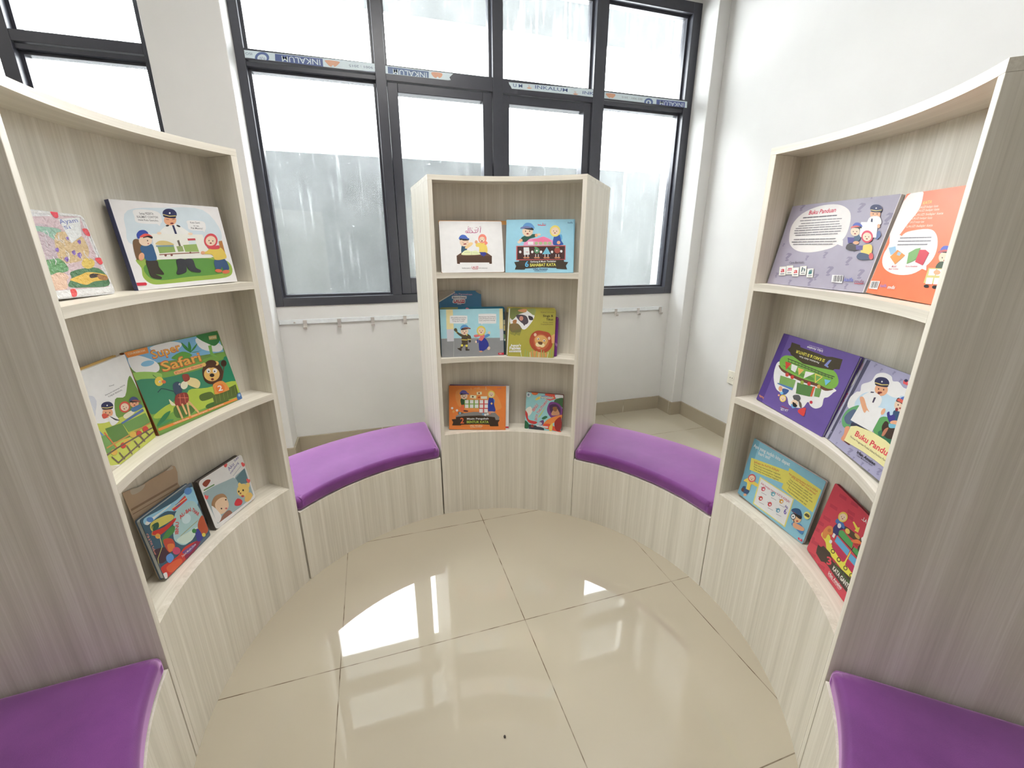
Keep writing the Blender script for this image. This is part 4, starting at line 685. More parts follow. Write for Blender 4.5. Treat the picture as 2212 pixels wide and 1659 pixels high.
('picture_book','grey book with a big white speech bubble and question marks,top of the right bookcase',[0.71603,-0.22379,1.13184,-0.11965,-0.9928,0.00554,0.18347,-0.01662,0.98288],0.3039,0.2197,0.01,0.0022,0.002,'R',401,276,402,0,None,[('p',374,[-2687,2404,1652,2227,1621,-42,-1539,-118]),('t',375,'?',[580,1870,767,1870,219],25),('t',375,'?',[1363,1544,1566,1551,259],25),('t',375,'?',[-1144,665,-932,685,220],25),('t',375,'?',[-444,700,-329,711,125],25),('t',375,'?',[84,770,224,783,159],25),('t',375,'?',[794,609,964,629,208],25),('t',375,'?',[359,329,560,356,238],25),('t',375,'?',[51,195,193,215,163],25),('t',375,'?',[1232,308,1405,334,221],25),('t',375,'?',[-86,40,78,65,187],25),('t',375,'?',[693,-4,805,15,136],25),('t',375,'?',[-740,22,-618,40,131],25),('t',375,'?',[-1305,185,-1173,201,136],25),('t',375,'?',[1008,49,1115,67,132],25),('t',375,'?',[-1225,2047,-1058,2045,168],25),('t',375,'?',[816,2161,900,2159,98],25),('t',375,'?',[-1409,1072,-1320,1078,88],25),('t',375,'?',[891,925,982,933,111],25),('s',376,[-1259,1341,-1297,1675,-1069,1960,-576,2117,-29,2111,346,1954,500,1730,544,1417,487,1226,255,1030,-312,913,-800,950,-1123,1116]),('p',376,[358,1129,501,1225,560,1067]),('t',377,'Buku Panduan',[-840,1917,-10,1929,110],25),('l',378,29,[-983,1842,-872,1842]),('l',378,29,[-845,1842,-676,1841]),('l',378,28,[-650,1841,-485,1840]),('l',378,28,[-459,1840,-243,1839]),('l',378,27,[-219,1839,-83,1839]),('l',378,26,[-59,1839,63,1838]),('l',379,23,[-1053,1766,-933,1764]),('l',379,23,[-907,1764,-682,1761]),('l',379,22,[-657,1761,-528,1759]),('l',379,22,[-504,1759,-367,1757]),('l',379,21,[-343,1757,-191,1755]),('l',379,21,[-168,1754,-27,1753]),('l',379,20,[-4,1752,85,1751]),('l',379,20,[107,1751,245,1749]),('l',379,23,[-984,1687,-845,1687]),('l',379,22,[-821,1687,-671,1687]),('l',379,22,[-648,1687,-558,1687]),('l',379,22,[-536,1687,-373,1688]),('l',379,21,[-352,1688,-210,1688]),('l',379,21,[-189,1688,-109,1688]),('l',379,20,[-88,1688,95,1688]),('l',379,20,[115,1688,202,1688]),('l',379,23,[-1042,1622,-863,1622]),('l',379,22,[-838,1622,-745,1622]),('l',379,22,[-721,1622,-530,1622]),('l',379,22,[-506,1622,-350,1622]),('l',379,21,[-327,1622,-197,1623]),('l',379,21,[-174,1623,-57,1623]),('l',379,20,[-34,1623,94,1623]),('l',379,20,[116,1623,242,1623]),('l',379,23,[-1111,1562,-910,1563]),('l',379,23,[-881,1563,-700,1563]),('l',379,22,[-673,1563,-550,1564]),('l',379,22,[-524,1564,-353,1564]),('l',379,21,[-327,1564,-168,1564]),('l',379,21,[-143,1564,18,1565]),('l',379,20,[43,1565,202,1565]),('l',379,20,[226,1565,320,1565]),('l',379,23,[-1131,1503,-1002,1503]),('l',379,23,[-972,1503,-771,1504]),('l',379,22,[-742,1504,-580,1504]),('l',379,22,[-552,1504,-308,1505]),('l',379,21,[-281,1505,-192,1505]),('l',379,21,[-166,1505,-29,1505]),('l',379,20,[-3,1505,184,1506]),('l',379,20,[209,1506,345,1506]),('l',379,23,[-1113,1437,-991,1437]),('l',379,23,[-962,1437,-683,1438]),('l',379,22,[-655,1439,-516,1439]),('l',379,22,[-488,1439,-313,1440]),('l',379,21,[-286,1440,-133,1441]),('l',379,21,[-107,1441,-10,1441]),('l',379,20,[15,1441,152,1442]),('l',379,20,[177,1442,344,1443]),('l',379,23,[-1040,1377,-851,1377]),('l',379,23,[-825,1378,-709,1378]),('l',379,22,[-683,1378,-556,1379]),('l',379,22,[-531,1379,-386,1379]),('l',379,21,[-361,1379,-189,1380]),('l',379,21,[-166,1380,22,1381]),('l',379,20,[45,1381,152,1381]),('l',379,20,[174,1381,287,1381]),('l',379,23,[-1042,1259,-858,1259]),('l',379,23,[-831,1259,-652,1259]),('l',379,22,[-626,1259,-575,1259]),('l',379,22,[-550,1259,-346,1259]),('l',379,21,[-322,1259,-204,1259]),('l',379,21,[-181,1259,-25,1259]),('l',379,20,[-2,1259,85,1259]),('l',379,20,[107,1259,282,1259]),('l',379,23,[-1084,1193,-884,1193]),('l',379,23,[-855,1193,-744,1193]),('l',379,22,[-716,1193,-571,1192]),('l',379,22,[-544,1192,-350,1192]),('l',379,21,[-324,1192,-172,1192]),('l',379,21,[-146,1192,-24,1192]),('l',379,20,[0,1192,220,1191]),('l',379,20,[244,1191,337,1191]),('l',379,23,[-1001,1126,-848,1126]),('l',379,23,[-823,1126,-632,1126]),('l',379,22,[-608,1126,-490,1126]),('l',379,22,[-467,1126,-401,1126]),('l',379,21,[-378,1126,-202,1126]),('l',379,21,[-180,1126,-50,1125]),('l',379,20,[-28,1125,135,1125]),('l',379,20,[156,1125,253,1125]),('e',7,[1106,1793,128,-9,48,-116]),('e',13,[1056,1799,12,-1,6,-16]),('e',13,[1154,1792,12,-1,6,-15]),('e',38,[1129,1739,28,-2,6,-16]),('s',8,[968,1882,922,1962,979,2010,1108,1998,1209,1932,1232,1862,1107,1850]),('l',9,17,[962,1897,1101,1865,1223,1874]),('s',10,[968,1882,1104,1858,1232,1862,1228,1827,1115,1830,1000,1850]),('e',4,[1076,1926,17,-1,6,-16]),('s',4,[982,1620,1010,1732,1175,1744,1283,1681,1327,1546,991,1597]),('p',380,[1054,1695,1089,1693,1118,1613,1070,1622]),('s',381,[1300,1324,1359,1411,1440,1298,1370,1210]),('p',382,[826,1629,1255,1605,1352,1255,922,1276]),('e',7,[1305,1514,34,-2,19,-45]),('s',383,[797,1326,897,1335,972,1217,818,1149,798,1101]),('e',16,[762,1410,121,-4,44,-106]),('e',13,[714,1414,11,0,6,-14]),('e',13,[807,1410,11,0,6,-14]),('e',38,[783,1360,27,-1,6,-14]),('s',384,[665,1497,641,1564,679,1619,777,1616,870,1562,901,1514,777,1525]),('s',13,[904,1486,844,1533,736,1534,674,1514,745,1495]),('s',385,[841,1528,736,1556,620,1534,623,1495,699,1512,782,1516]),('p',386,[614,1283,808,1267,832,1149,689,1138]),('e',7,[897,1148,78,-1,16,-38]),('s',387,[670,1054,721,1126,953,1077,976,959,728,982]),('e',388,[1121,1283,149,-17,44,-144]),('e',16,[1123,1278,109,-3,41,-99]),('e',13,[1079,1285,10,0,6,-13]),('e',13,[1166,1275,10,0,5,-13]),('e',38,[1137,1233,25,-3,4,-13]),('s',389,[1107,1076,1296,1098,1377,961,1342,869,1124,913]),('s',390,[1048,818,1099,913,1342,869,1408,767,1166,750]),('p',391,[922,1089,1107,1076,1138,971,966,982]),('e',392,[1404,836,53,1,32,-77]),('t',378,'Cara Bermain',[-910,593,-434,625,57],8),('p',393,[-1218,491,-983,512,-909,263,-1140,250]),('p',4,[-1188,475,-997,494,-935,279,-1122,268]),('t',394,'a',[-1120,340,-985,359,131],25),('l',13,17,[-1100,295,-970,308]),('p',393,[-972,529,-746,549,-674,305,-897,292]),('p',4,[-943,513,-760,532,-699,320,-879,310]),('t',395,'m',[-877,381,-748,398,129],25),('l',13,16,[-858,337,-733,349]),('p',393,[-735,483,-517,503,-446,262,-661,250]),('p',4,[-707,467,-530,486,-470,278,-643,267]),('t',355,'a',[-642,337,-517,355,127],25),('l',13,16,[-623,294,-503,306]),('p',393,[-496,533,-286,552,-216,317,-423,305]),('p',4,[-469,518,-299,535,-240,331,-407,322]),('t',396,'h',[-406,390,-286,407,124],25),('l',13,16,[-387,348,-272,359]),('p',393,[-237,476,-35,496,33,265,-165,252]),('p',4,[-210,462,-47,479,11,279,-150,270]),('t',397,'i',[-149,336,-34,353,122],25),('l',13,15,[-131,295,-20,307]),('p',4,[583,362,891,367,934,181,630,184]),('l',398,11,[642,340,676,204]),('l',398,16,[669,342,704,206]),('l',398,22,[697,343,732,208]),('l',398,11,[725,345,759,210]),('l',398,16,[752,347,787,212]),('l',398,21,[780,348,814,214]),('l',398,11,[807,350,841,216]),('l',398,16,[834,352,868,218]),('l',398,21,[861,353,895,220]),('t',399,'kaifa',[961,232,1199,239,87],21),('t',400,'mds',[1250,209,1476,217,80],21),('l',23,13,[1256,195,1482,203])]),
('picture_book','orange book with white speech bubble,beside the grey one atop the right bookcase',[0.63116,-0.51151,1.13262,-0.45284,-0.89152,-0.01132,0.12237,-0.07472,0.98967],0.2863,0.2135,0.01,0.0022,0.002,'L',422,276,423,0,None,[('p',403,[-1657,2245,633,2156,1298,-17,-1611,-103]),('s',404,[-1369,2096,-977,2138,-882,2033,-836,1777,-992,1507,-1118,1264,-1292,1073,-1500,1546]),('s',405,[-1058,1222,-886,1343,-338,1386,-68,1291,97,1086,146,863,45,687,-236,512,-697,469,-1123,559,-1335,746,-1337,986]),('p',404,[-90,641,46,706,102,604]),('s',404,[-1326,1073,-1303,1244,-1008,1242,-1026,822,-1315,900]),('t',406,'KATA',[-795,1872,-553,1882,63],21),('t',407,'LAUZI belajar kata',[-852,1802,-329,1797,45],8),('t',407,'LAUZI belajar kata',[-868,1736,-263,1732,45],8),('t',407,'LAUZI belajar kata',[-878,1658,-111,1650,45],8),('t',407,'LAUZI belajar kata',[-923,1589,-351,1579,45],8),('t',407,'LAUZI belajar kata',[-936,1515,-529,1514,45],8),('t',407,'LAUZI belajar kata',[-989,1430,-248,1435,46],8),('l',408,23,[-1040,1217,-953,1218]),('l',408,22,[-935,1218,-795,1220]),('l',408,22,[-778,1220,-699,1220]),('l',408,21,[-683,1221,-561,1222]),('l',408,21,[-544,1222,-493,1222]),('l',408,21,[-477,1223,-333,1224]),('l',408,20,[-317,1224,-272,1224]),('l',408,20,[-256,1225,-147,1226]),('l',408,23,[-1059,1149,-984,1150]),('l',408,22,[-965,1150,-854,1151]),('l',408,22,[-836,1151,-661,1153]),('l',408,21,[-644,1153,-543,1155]),('l',408,21,[-526,1155,-435,1156]),('l',408,20,[-418,1156,-310,1157]),('l',408,20,[-294,1157,-233,1158]),('l',408,20,[-217,1158,-119,1159]),('l',408,23,[-1028,1076,-915,1078]),('l',408,22,[-898,1078,-835,1080]),('l',408,22,[-819,1080,-696,1082]),('l',408,21,[-680,1083,-558,1085]),('l',408,21,[-542,1085,-461,1087]),('l',408,21,[-446,1087,-384,1088]),('l',408,20,[-369,1089,-256,1091]),('l',408,20,[-241,1091,-170,1093]),('p',142,[-1283,1009,-1072,1044,-952,909,-1119,862]),('p',409,[-1108,820,-961,972,-656,866,-845,671]),('p',410,[-918,931,-795,913,-818,850,-925,868]),('p',411,[-584,919,-432,1002,-304,1024,-296,788,-503,698]),('p',412,[-307,985,-144,988,-16,933,-40,692,-286,749]),('t',413,'Modul',[-915,603,-778,618,44],8),('t',413,'Kartu Kosakata',[-492,634,-167,652,37],8),('t',413,'Mesin Tambahan',[-981,550,-682,569,35],8),('p',4,[304,1860,521,1859,614,1595,300,1611]),('t',414,'a',[341,1686,479,1695,113],34),('e',16,[426,854,144,5,65,-107]),('e',13,[368,854,13,0,9,-14]),('e',13,[480,858,13,0,9,-14]),('e',38,[456,804,32,1,9,-14]),('s',415,[269,938,234,1005,272,1064,386,1067,500,1019,542,973,397,975]),('s',13,[548,945,473,988,348,981,278,957,363,942]),('s',32,[471,982,346,1004,213,973,220,933,308,956,403,966]),('s',416,[308,682,350,777,498,775,568,660,390,631]),('p',417,[145,654,1010,678,1133,402,191,368]),('p',418,[182,637,348,643,385,526,220,517]),('p',418,[210,474,376,484,413,366,248,354]),('p',418,[378,643,536,649,573,534,415,526]),('p',418,[406,484,564,493,601,378,443,367]),('p',418,[565,649,717,655,753,543,602,535]),('p',418,[593,494,745,502,781,389,630,379]),('p',418,[745,655,890,661,925,550,780,543]),('p',418,[773,503,918,511,953,400,808,390]),('e',13,[298,316,64,6,18,-29]),('e',13,[520,319,70,7,20,-32]),('p',418,[714,324,907,335,893,243,722,233]),('e',7,[406,586,81,5,27,-43]),('p',4,[-1401,274,-1092,292,-1069,108,-1377,99]),('l',419,12,[-1356,251,-1330,125]),('l',419,18,[-1324,253,-1299,128]),('l',419,24,[-1293,256,-1267,131]),('l',419,12,[-1261,259,-1236,134]),('l',419,18,[-1230,262,-1205,137]),('l',419,24,[-1199,264,-1174,140]),('l',419,12,[-1169,267,-1144,144]),('l',419,18,[-1138,270,-1113,147]),('t',420,'kaifa',[-1021,169,-808,186,66],21),('t',421,'mds',[-757,161,-531,176,72],21)]),
('picture_book','purple book standing upside down on the right bookcase',[0.69599,-0.2494,0.77274,-0.25286,-0.96748,-0.00676,0.21218,-0.06227,0.97525],0.2835,0.2169,0.01,0.0022,0.002,'L',462,276,463,0,None,[('p',424,[-1598,2191,1518,2198,1485,-60,-1519,-40]),('p',425,[-1574,2152,-1164,2171,-1131,-61,-1501,-9]),('s',426,[-1193,1124,-1131,1344,-645,1284,101,1214,1131,1237,1147,1128,1066,982,964,906,1008,705,858,576,676,575,529,641,455,447,227,356,-54,333,-249,499,-548,524,-817,587,-1080,841]),('s',427,[-1085,1245,-599,1211,101,1214,893,1194,1120,1214,900,1099,591,1111,23,1065,-520,1083,-893,1123]),('s',428,[-1117,1348,-1075,1515,-846,1608,-174,1670,389,1625,868,1649,1137,1467,1151,1282,953,1175,520,1187,28,1150,-440,1151,-940,1198]),('s',429,[-932,1289,-223,1281,329,1287,325,1204,-350,1200]),('p',430,[-959,1990,-597,1989,-551,1937,467,1921,641,1958,977,1981,1023,1723,880,1690,845,1648,409,1591,-207,1537,-797,1653,-839,1696,-999,1754,-931,1846]),('t',431,'SI KAKU & SI LENTUR',[463,1842,-653,1828,82],21),('t',4,'Perubahan Akhir Kata',[318,1724,-448,1705,47],12),('p',432,[590,1858,668,1879,616,1710,672,1697,666,1666,509,1689]),('t',433,'Irfan Amalee',[268,2046,-318,2024,61],21),('t',434,'Tubuh Muhammad Sayyid',[253,2081,-274,2067,25],8),('l',435,22,[-834,1513,-365,1513,14,1497,361,1498,669,1492,973,1509]),('l',435,17,[-788,1439,-327,1451,40,1453,391,1447,693,1451,956,1456]),('l',435,17,[-810,1524,-767,1436]),('l',435,17,[-660,1522,-619,1435]),('l',435,17,[-515,1521,-473,1434]),('l',435,16,[-372,1519,-331,1434]),('l',435,16,[-232,1517,-192,1433]),('l',435,16,[-95,1516,-56,1432]),('l',435,16,[39,1514,78,1431]),('l',435,15,[170,1512,208,1431]),('l',435,15,[298,1511,336,1430]),('l',435,15,[424,1509,461,1429]),('l',435,15,[547,1508,584,1429]),('l',435,14,[668,1506,704,1428]),('l',435,14,[787,1505,822,1427]),('l',435,14,[903,1504,938,1427]),('p',436,[-882,1413,-619,1421,-729,1194]),('p',437,[-313,1381,-62,1392,-169,1192]),('p',438,[-283,1379,-84,1390,-180,1220]),('p',439,[-603,1415,-348,1413,-336,1226,-533,1252]),('p',440,[6,1371,346,1413,46,1166]),('p',441,[346,1413,645,1406,492,1168]),('p',442,[397,1384,594,1386,493,1223]),('p',443,[721,1362,935,1392,839,1224]),('p',444,[-838,984,-191,1037,-158,792,-752,744]),('p',445,[-110,1000,472,1070,519,792,14,703]),('p',446,[568,1063,768,1112,817,881,644,848]),('p',447,[472,1070,548,1096,584,816,525,804]),('p',448,[-824,754,-169,809,-155,739,-820,721]),('e',87,[-596,1081,68,21,32,-51]),('e',87,[-365,1078,65,21,31,-50]),('e',449,[309,1097,58,19,29,-48]),('e',450,[58,1055,61,20,30,-49]),('e',451,[655,1132,55,19,27,-46]),('s',452,[-538,660,-285,704,-305,588,-421,525]),('s',453,[-559,542,-449,570,-441,506,-531,496]),('e',7,[-617,633,74,25,41,-66]),('s',454,[-49,615,130,702,253,642,225,547,63,528]),('e',16,[116,442,122,47,54,-87]),('e',13,[68,425,11,4,7,-12]),('e',13,[162,461,11,4,7,-12]),('e',38,[141,401,27,10,7,-12]),('s',455,[8,378,120,293,227,356,148,390]),('s',13,[48,458,242,426,222,365,112,354]),('s',24,[215,564,348,531,421,433,343,423]),('e',456,[-366,412,120,45,58,-92]),('e',16,[-364,409,91,34,39,-63]),('e',13,[-400,397,8,3,5,-8]),('e',13,[-330,423,8,3,5,-8]),('e',38,[-346,379,20,8,5,-8]),('e',7,[-566,439,37,13,16,-26]),('s',457,[359,282,386,377,549,473,594,398,604,246]),('e',458,[643,674,47,18,22,-37]),('t',459,'..LA UZI..',[27,201,-309,144,71],21),('l',460,14,[-281,200,-1,223]),('t',461,'kaifa',[-1118,168,-1359,175,66],21)]),
('picture_book','lilac-grey book with an officer holding a blank sheet,right of the purple book',[0.60852,-0.49261,0.77661,-0.49945,-0.86573,0.03247,0.22454,-0.09316,0.97],0.29,0.2131,0.012,0.0022,0.002,'L',465,276,499,0,None,[('p',464,[-1501,2114,909,2176,1632,-51,-1476,-36]),('p',465,[-1444,2094,-1098,2118,-1062,-29,-1435,19]),('p',466,[-1166,2113,-1017,2126,-986,29,-1078,-36]),('t',467,'?',[-827,2023,-711,2024,84],25),('t',467,'?',[-550,1982,-454,1983,71],25),('t',467,'?',[-120,2019,-19,2020,78],25),('t',467,'?',[189,1928,285,1930,76],25),('t',467,'?',[-778,277,-672,294,79],25),('t',467,'?',[-142,4,56,45,160],25),('t',467,'?',[-682,22,-601,37,61],25),('t',467,'?',[-969,483,-877,496,67],25),('t',467,'?',[451,-7,561,17,94],25),('t',467,'?',[990,66,1147,101,143],25),('t',467,'?',[739,-17,819,1,70],25),('t',467,'?',[1272,25,1353,44,76],25),('t',467,'?',[120,-14,210,5,74],25),('t',467,'?',[-1110,139,-1006,157,76],25),('s',4,[-852,918,-1045,1123,-936,1336,-807,1398,-874,1552,-627,1708,-584,1887,-376,1982,-95,1977,35,1894,211,1925,434,1856,650,1884,911,1873,1177,1421,106,1176]),('s',468,[-742,1046,-676,1374,-227,1556,305,1643,863,1748,1125,1364,571,992,-127,923]),('s',4,[-211,1684,-96,1838,108,1876,390,1843,464,1656,204,1592]),('s',469,[-925,618,-908,853,-726,1029,-543,1071,-484,609,-707,474]),('s',470,[207,845,281,1119,575,1191,906,1128,1044,1090,1118,683,625,654]),('s',471,[426,812,652,966,1000,919,1059,752,686,722]),('s',472,[-868,685,-762,905,-593,966,-421,701,-655,586]),('s',473,[-649,497,-517,562,-445,446,-388,223,-573,210,-567,349]),('e',7,[-169,1635,195,59,108,-124]),('e',13,[-253,1622,18,6,15,-17]),('e',13,[-90,1653,18,5,14,-17]),('e',38,[-132,1574,47,9,10,-18]),('s',8,[-451,1698,-524,1781,-431,1862,-223,1896,-64,1852,-29,1773,-227,1712]),('l',9,24,[-460,1714,-236,1728,-43,1785]),('s',10,[-451,1698,-231,1720,-29,1773,-36,1730,-214,1690,-399,1671]),('e',4,[-275,1794,25,7,14,-16]),('e',474,[-175,1548,45,14,22,-26]),('s',4,[-643,1298,-487,1475,-264,1524,8,1468,24,1270,-388,1211]),('p',475,[-249,1415,-186,1435,-169,1306,-222,1299]),('p',380,[-442,1500,-330,1524,-338,1497,-441,1469]),('p',476,[-518,685,-299,727,288,754,97,674,-497,582]),('p',477,[-564,1172,241,1306,265,744,-598,709]),('s',7,[-682,1242,-650,1306,-530,1291,-303,1155,-140,1087,-245,1091,-266,1020,-391,1060]),('e',7,[252,1240,58,0,2,-73]),('s',478,[568,1266,535,1371,771,1418,913,1264,697,1180]),('e',16,[621,1517,166,57,95,-114]),('e',13,[551,1502,15,5,13,-15]),('e',13,[687,1537,15,5,13,-15]),('e',38,[658,1462,39,10,11,-16]),('s',13,[440,1552,455,1634,645,1602,717,1531,573,1558]),('s',479,[511,1633,608,1712,784,1704,867,1602,825,1513,732,1593]),('s',480,[449,1574,511,1633,720,1608,813,1527,649,1565]),('e',481,[583,1408,43,5,12,-36]),('s',482,[388,1239,423,1301,502,1242,598,1297,696,1198,582,1115]),('s',7,[603,1124,685,1194,874,1230,902,1164,717,1090]),('s',483,[585,1077,882,1156,877,1097,691,1021]),('s',484,[460,947,459,1087,573,1092,670,1012,909,1091,1000,919,809,816,620,833]),('s',485,[584,798,565,930,648,1004,654,828]),('s',486,[904,935,913,1054,1067,1062,1133,920,1039,840]),('s',487,[976,753,1094,807,1199,683]),('p',488,[985,1160,1025,1270,1148,1058]),('p',489,[320,1994,442,2009,723,1998,767,1928,360,1929]),('t',4,'LA UZI',[469,1970,883,1999,73],21),('e',380,[393,2005,48,13,23,-27]),('s',490,[-431,227,-211,258,-187,213,-373,207]),('s',490,[1153,250,1334,267,1361,203,1208,219]),('p',491,[-469,593,-289,676,288,754,771,759,1267,696,1460,277,883,291,316,283,-431,227]),('t',492,'Buku Panduan',[-186,468,1238,509,126],25),('t',493,'Panduan Penggunaan Produk,Silabus,Penilaian Pembelajaran',[-296,376,1305,398,43],8),('t',494,'Irfan Amalee',[176,173,860,197,68],21),('t',495,'Tubuh Muhammad Sayyid',[206,122,806,153,34],8),('t',496,'Buku Panduan',[-1252,1215,-1254,764,84],21),('t',497,'LAUZI',[-1244,1998,-1243,1834,89],8),('s',498,[-1370,1339,-1367,1635,-1325,1757,-1196,1659,-1185,1439])]),
('picture_book','light blue book with yellow text boxes,bottom of the right bookcase',[0.73051,-0.23087,0.41783,-0.07763,-0.99636,-0.03524,0.09405,-0.04251,0.99466],0.2656,0.2093,0.009,0.0006,0.004,'L',531,532,533,0,None,[('p',500,[-1536,2122,1502,2292,1372,-93,-1370,-138]),('p',501,[-1390,2086,-1096,2073,-1071,1,-1320,11]),('t',4,'Apa yang sudah kita dapat',[-1273,1819,159,1904,114],17),('t',4,'hari ini?',[-1007,1670,-540,1735,111],17),('p',502,[-1225,1431,179,1742,178,1853,1288,1794,1282,1060,621,1094,144,1140,154,1299,-1152,1020]),('t',503,'Jadi,apa itu KATA KERJA?',[-1075,1338,-106,1545,71],17),('t',504,'Kata yang menunjukkan kegiatan',[-1032,1267,-34,1465,56],8),('t',504,'Kata yang menunjukkan kegiatan',[-1020,1192,26,1379,56],8),('t',504,'Kata yang menunjukkan kegiatan',[-990,1114,-24,1287,57],8),('t',503,'Apa yang membedakan KATA KERJA',[220,1667,1211,1663,58],12),('t',503,'yang satu dengan yang lainnya?',[327,1631,1188,1565,59],12),('t',504,'Yang membedakan adalah saat',[303,1517,1100,1484,49],8),('t',504,'Yang membedakan adalah saat',[275,1450,1132,1398,49],8),('t',504,'Yang membedakan adalah saat',[239,1365,1178,1308,50],8),('t',504,'Yang membedakan adalah saat',[344,1266,1049,1233,50],8),('t',504,'Yang membedakan adalah saat',[338,1174,1039,1129,50],8),('p',505,[-689,1034,639,1081,675,95,-637,51]),('p',506,[-635,1000,611,1050,631,123,-597,92]),('t',507,'Ada berapa macam KATA KERJA?',[-580,831,547,868,74],12),('e',508,[-435,733,73,17,-7,-84]),('e',509,[-420,726,30,19,10,-26]),('l',510,13,[-533,747,-471,764]),('l',511,13,[-458,589,-422,594]),('l',511,13,[-414,595,-367,602]),('l',511,13,[-359,603,-317,609]),('l',511,13,[-309,610,-262,617]),('e',512,[-53,793,69,16,-6,-82]),('e',509,[-39,786,28,18,10,-25]),('l',510,13,[-146,806,-88,823]),('l',511,13,[-74,652,-20,660]),('l',511,13,[-13,661,25,667]),('l',511,13,[32,668,69,673]),('l',511,13,[76,674,112,679]),('e',513,[288,757,66,16,-5,-80]),('e',509,[302,751,27,18,9,-25]),('l',510,12,[199,770,255,787]),('l',511,12,[270,620,323,628]),('l',511,12,[329,629,351,632]),('l',511,12,[358,633,406,641]),('l',511,12,[413,642,447,647]),('e',514,[-415,393,73,19,-7,-85]),('e',509,[-400,387,30,20,10,-26]),('l',510,13,[-514,405,-452,424]),('l',511,13,[-438,246,-404,252]),('l',511,13,[-396,254,-336,264]),('l',511,13,[-329,265,-283,273]),('l',511,13,[-276,274,-241,280]),('e',515,[-47,425,69,18,-6,-83]),('e',509,[-33,418,28,19,10,-26]),('l',510,13,[-141,436,-82,455]),('l',511,13,[-68,282,-15,291]),('l',511,13,[-8,292,25,298]),('l',511,13,[32,299,81,307]),('l',511,13,[87,308,120,314]),('e',501,[285,429,66,18,-5,-81]),('e',509,[299,422,27,19,9,-25]),('l',510,13,[195,440,251,458]),('l',511,13,[266,289,305,296]),('l',511,12,[312,297,344,302]),('l',511,12,[351,304,386,310]),('l',511,12,[393,311,445,320]),('t',516,'Ada',[445,670,558,659,88],8),('t',516,'6',[482,463,573,476,172],21),('s',456,[-1243,547,-1085,755,-951,753,-665,764,-688,655,-900,618,-904,365,-1029,341,-1079,563]),('s',34,[-1065,347,-904,365,-969,182,-1177,190,-1201,346,-1091,415]),('e',517,[-1162,242,61,39,24,-64]),('e',7,[-1019,135,60,39,16,-41]),('e',518,[-959,817,146,59,17,-143]),('e',16,[-958,813,106,64,33,-87]),('e',13,[-1000,797,10,6,4,-12]),('e',13,[-916,832,10,6,4,-12]),('e',38,[-952,767,24,10,2,-13]),('e',519,[941,550,8,6,3,-8]),('s',520,[829,327,889,448,1091,522,1228,425,1213,263,969,304]),('e',521,[922,600,132,96,48,-127]),('s',522,[686,710,767,842,924,902,1033,780,1040,660,890,652]),('s',523,[661,705,868,712,998,705,743,699]),('s',13,[778,673,1011,739,1050,667,973,636]),('e',524,[802,576,74,53,33,-88]),('e',525,[802,576,57,41,25,-68]),('e',13,[802,576,21,15,7,-20]),('l',526,28,[850,496,911,388]),('s',7,[870,358,916,443,1206,483,1235,405,1157,346,948,289]),('e',527,[961,532,32,24,7,-18]),('e',528,[1175,882,80,79,59,-87]),('s',529,[1094,848,1138,929,1237,925,1239,854,1148,837]),('p',530,[1153,119,1297,139,1300,65,1163,58]),('t',4,'20',[1206,80,1258,90,38],8)]),
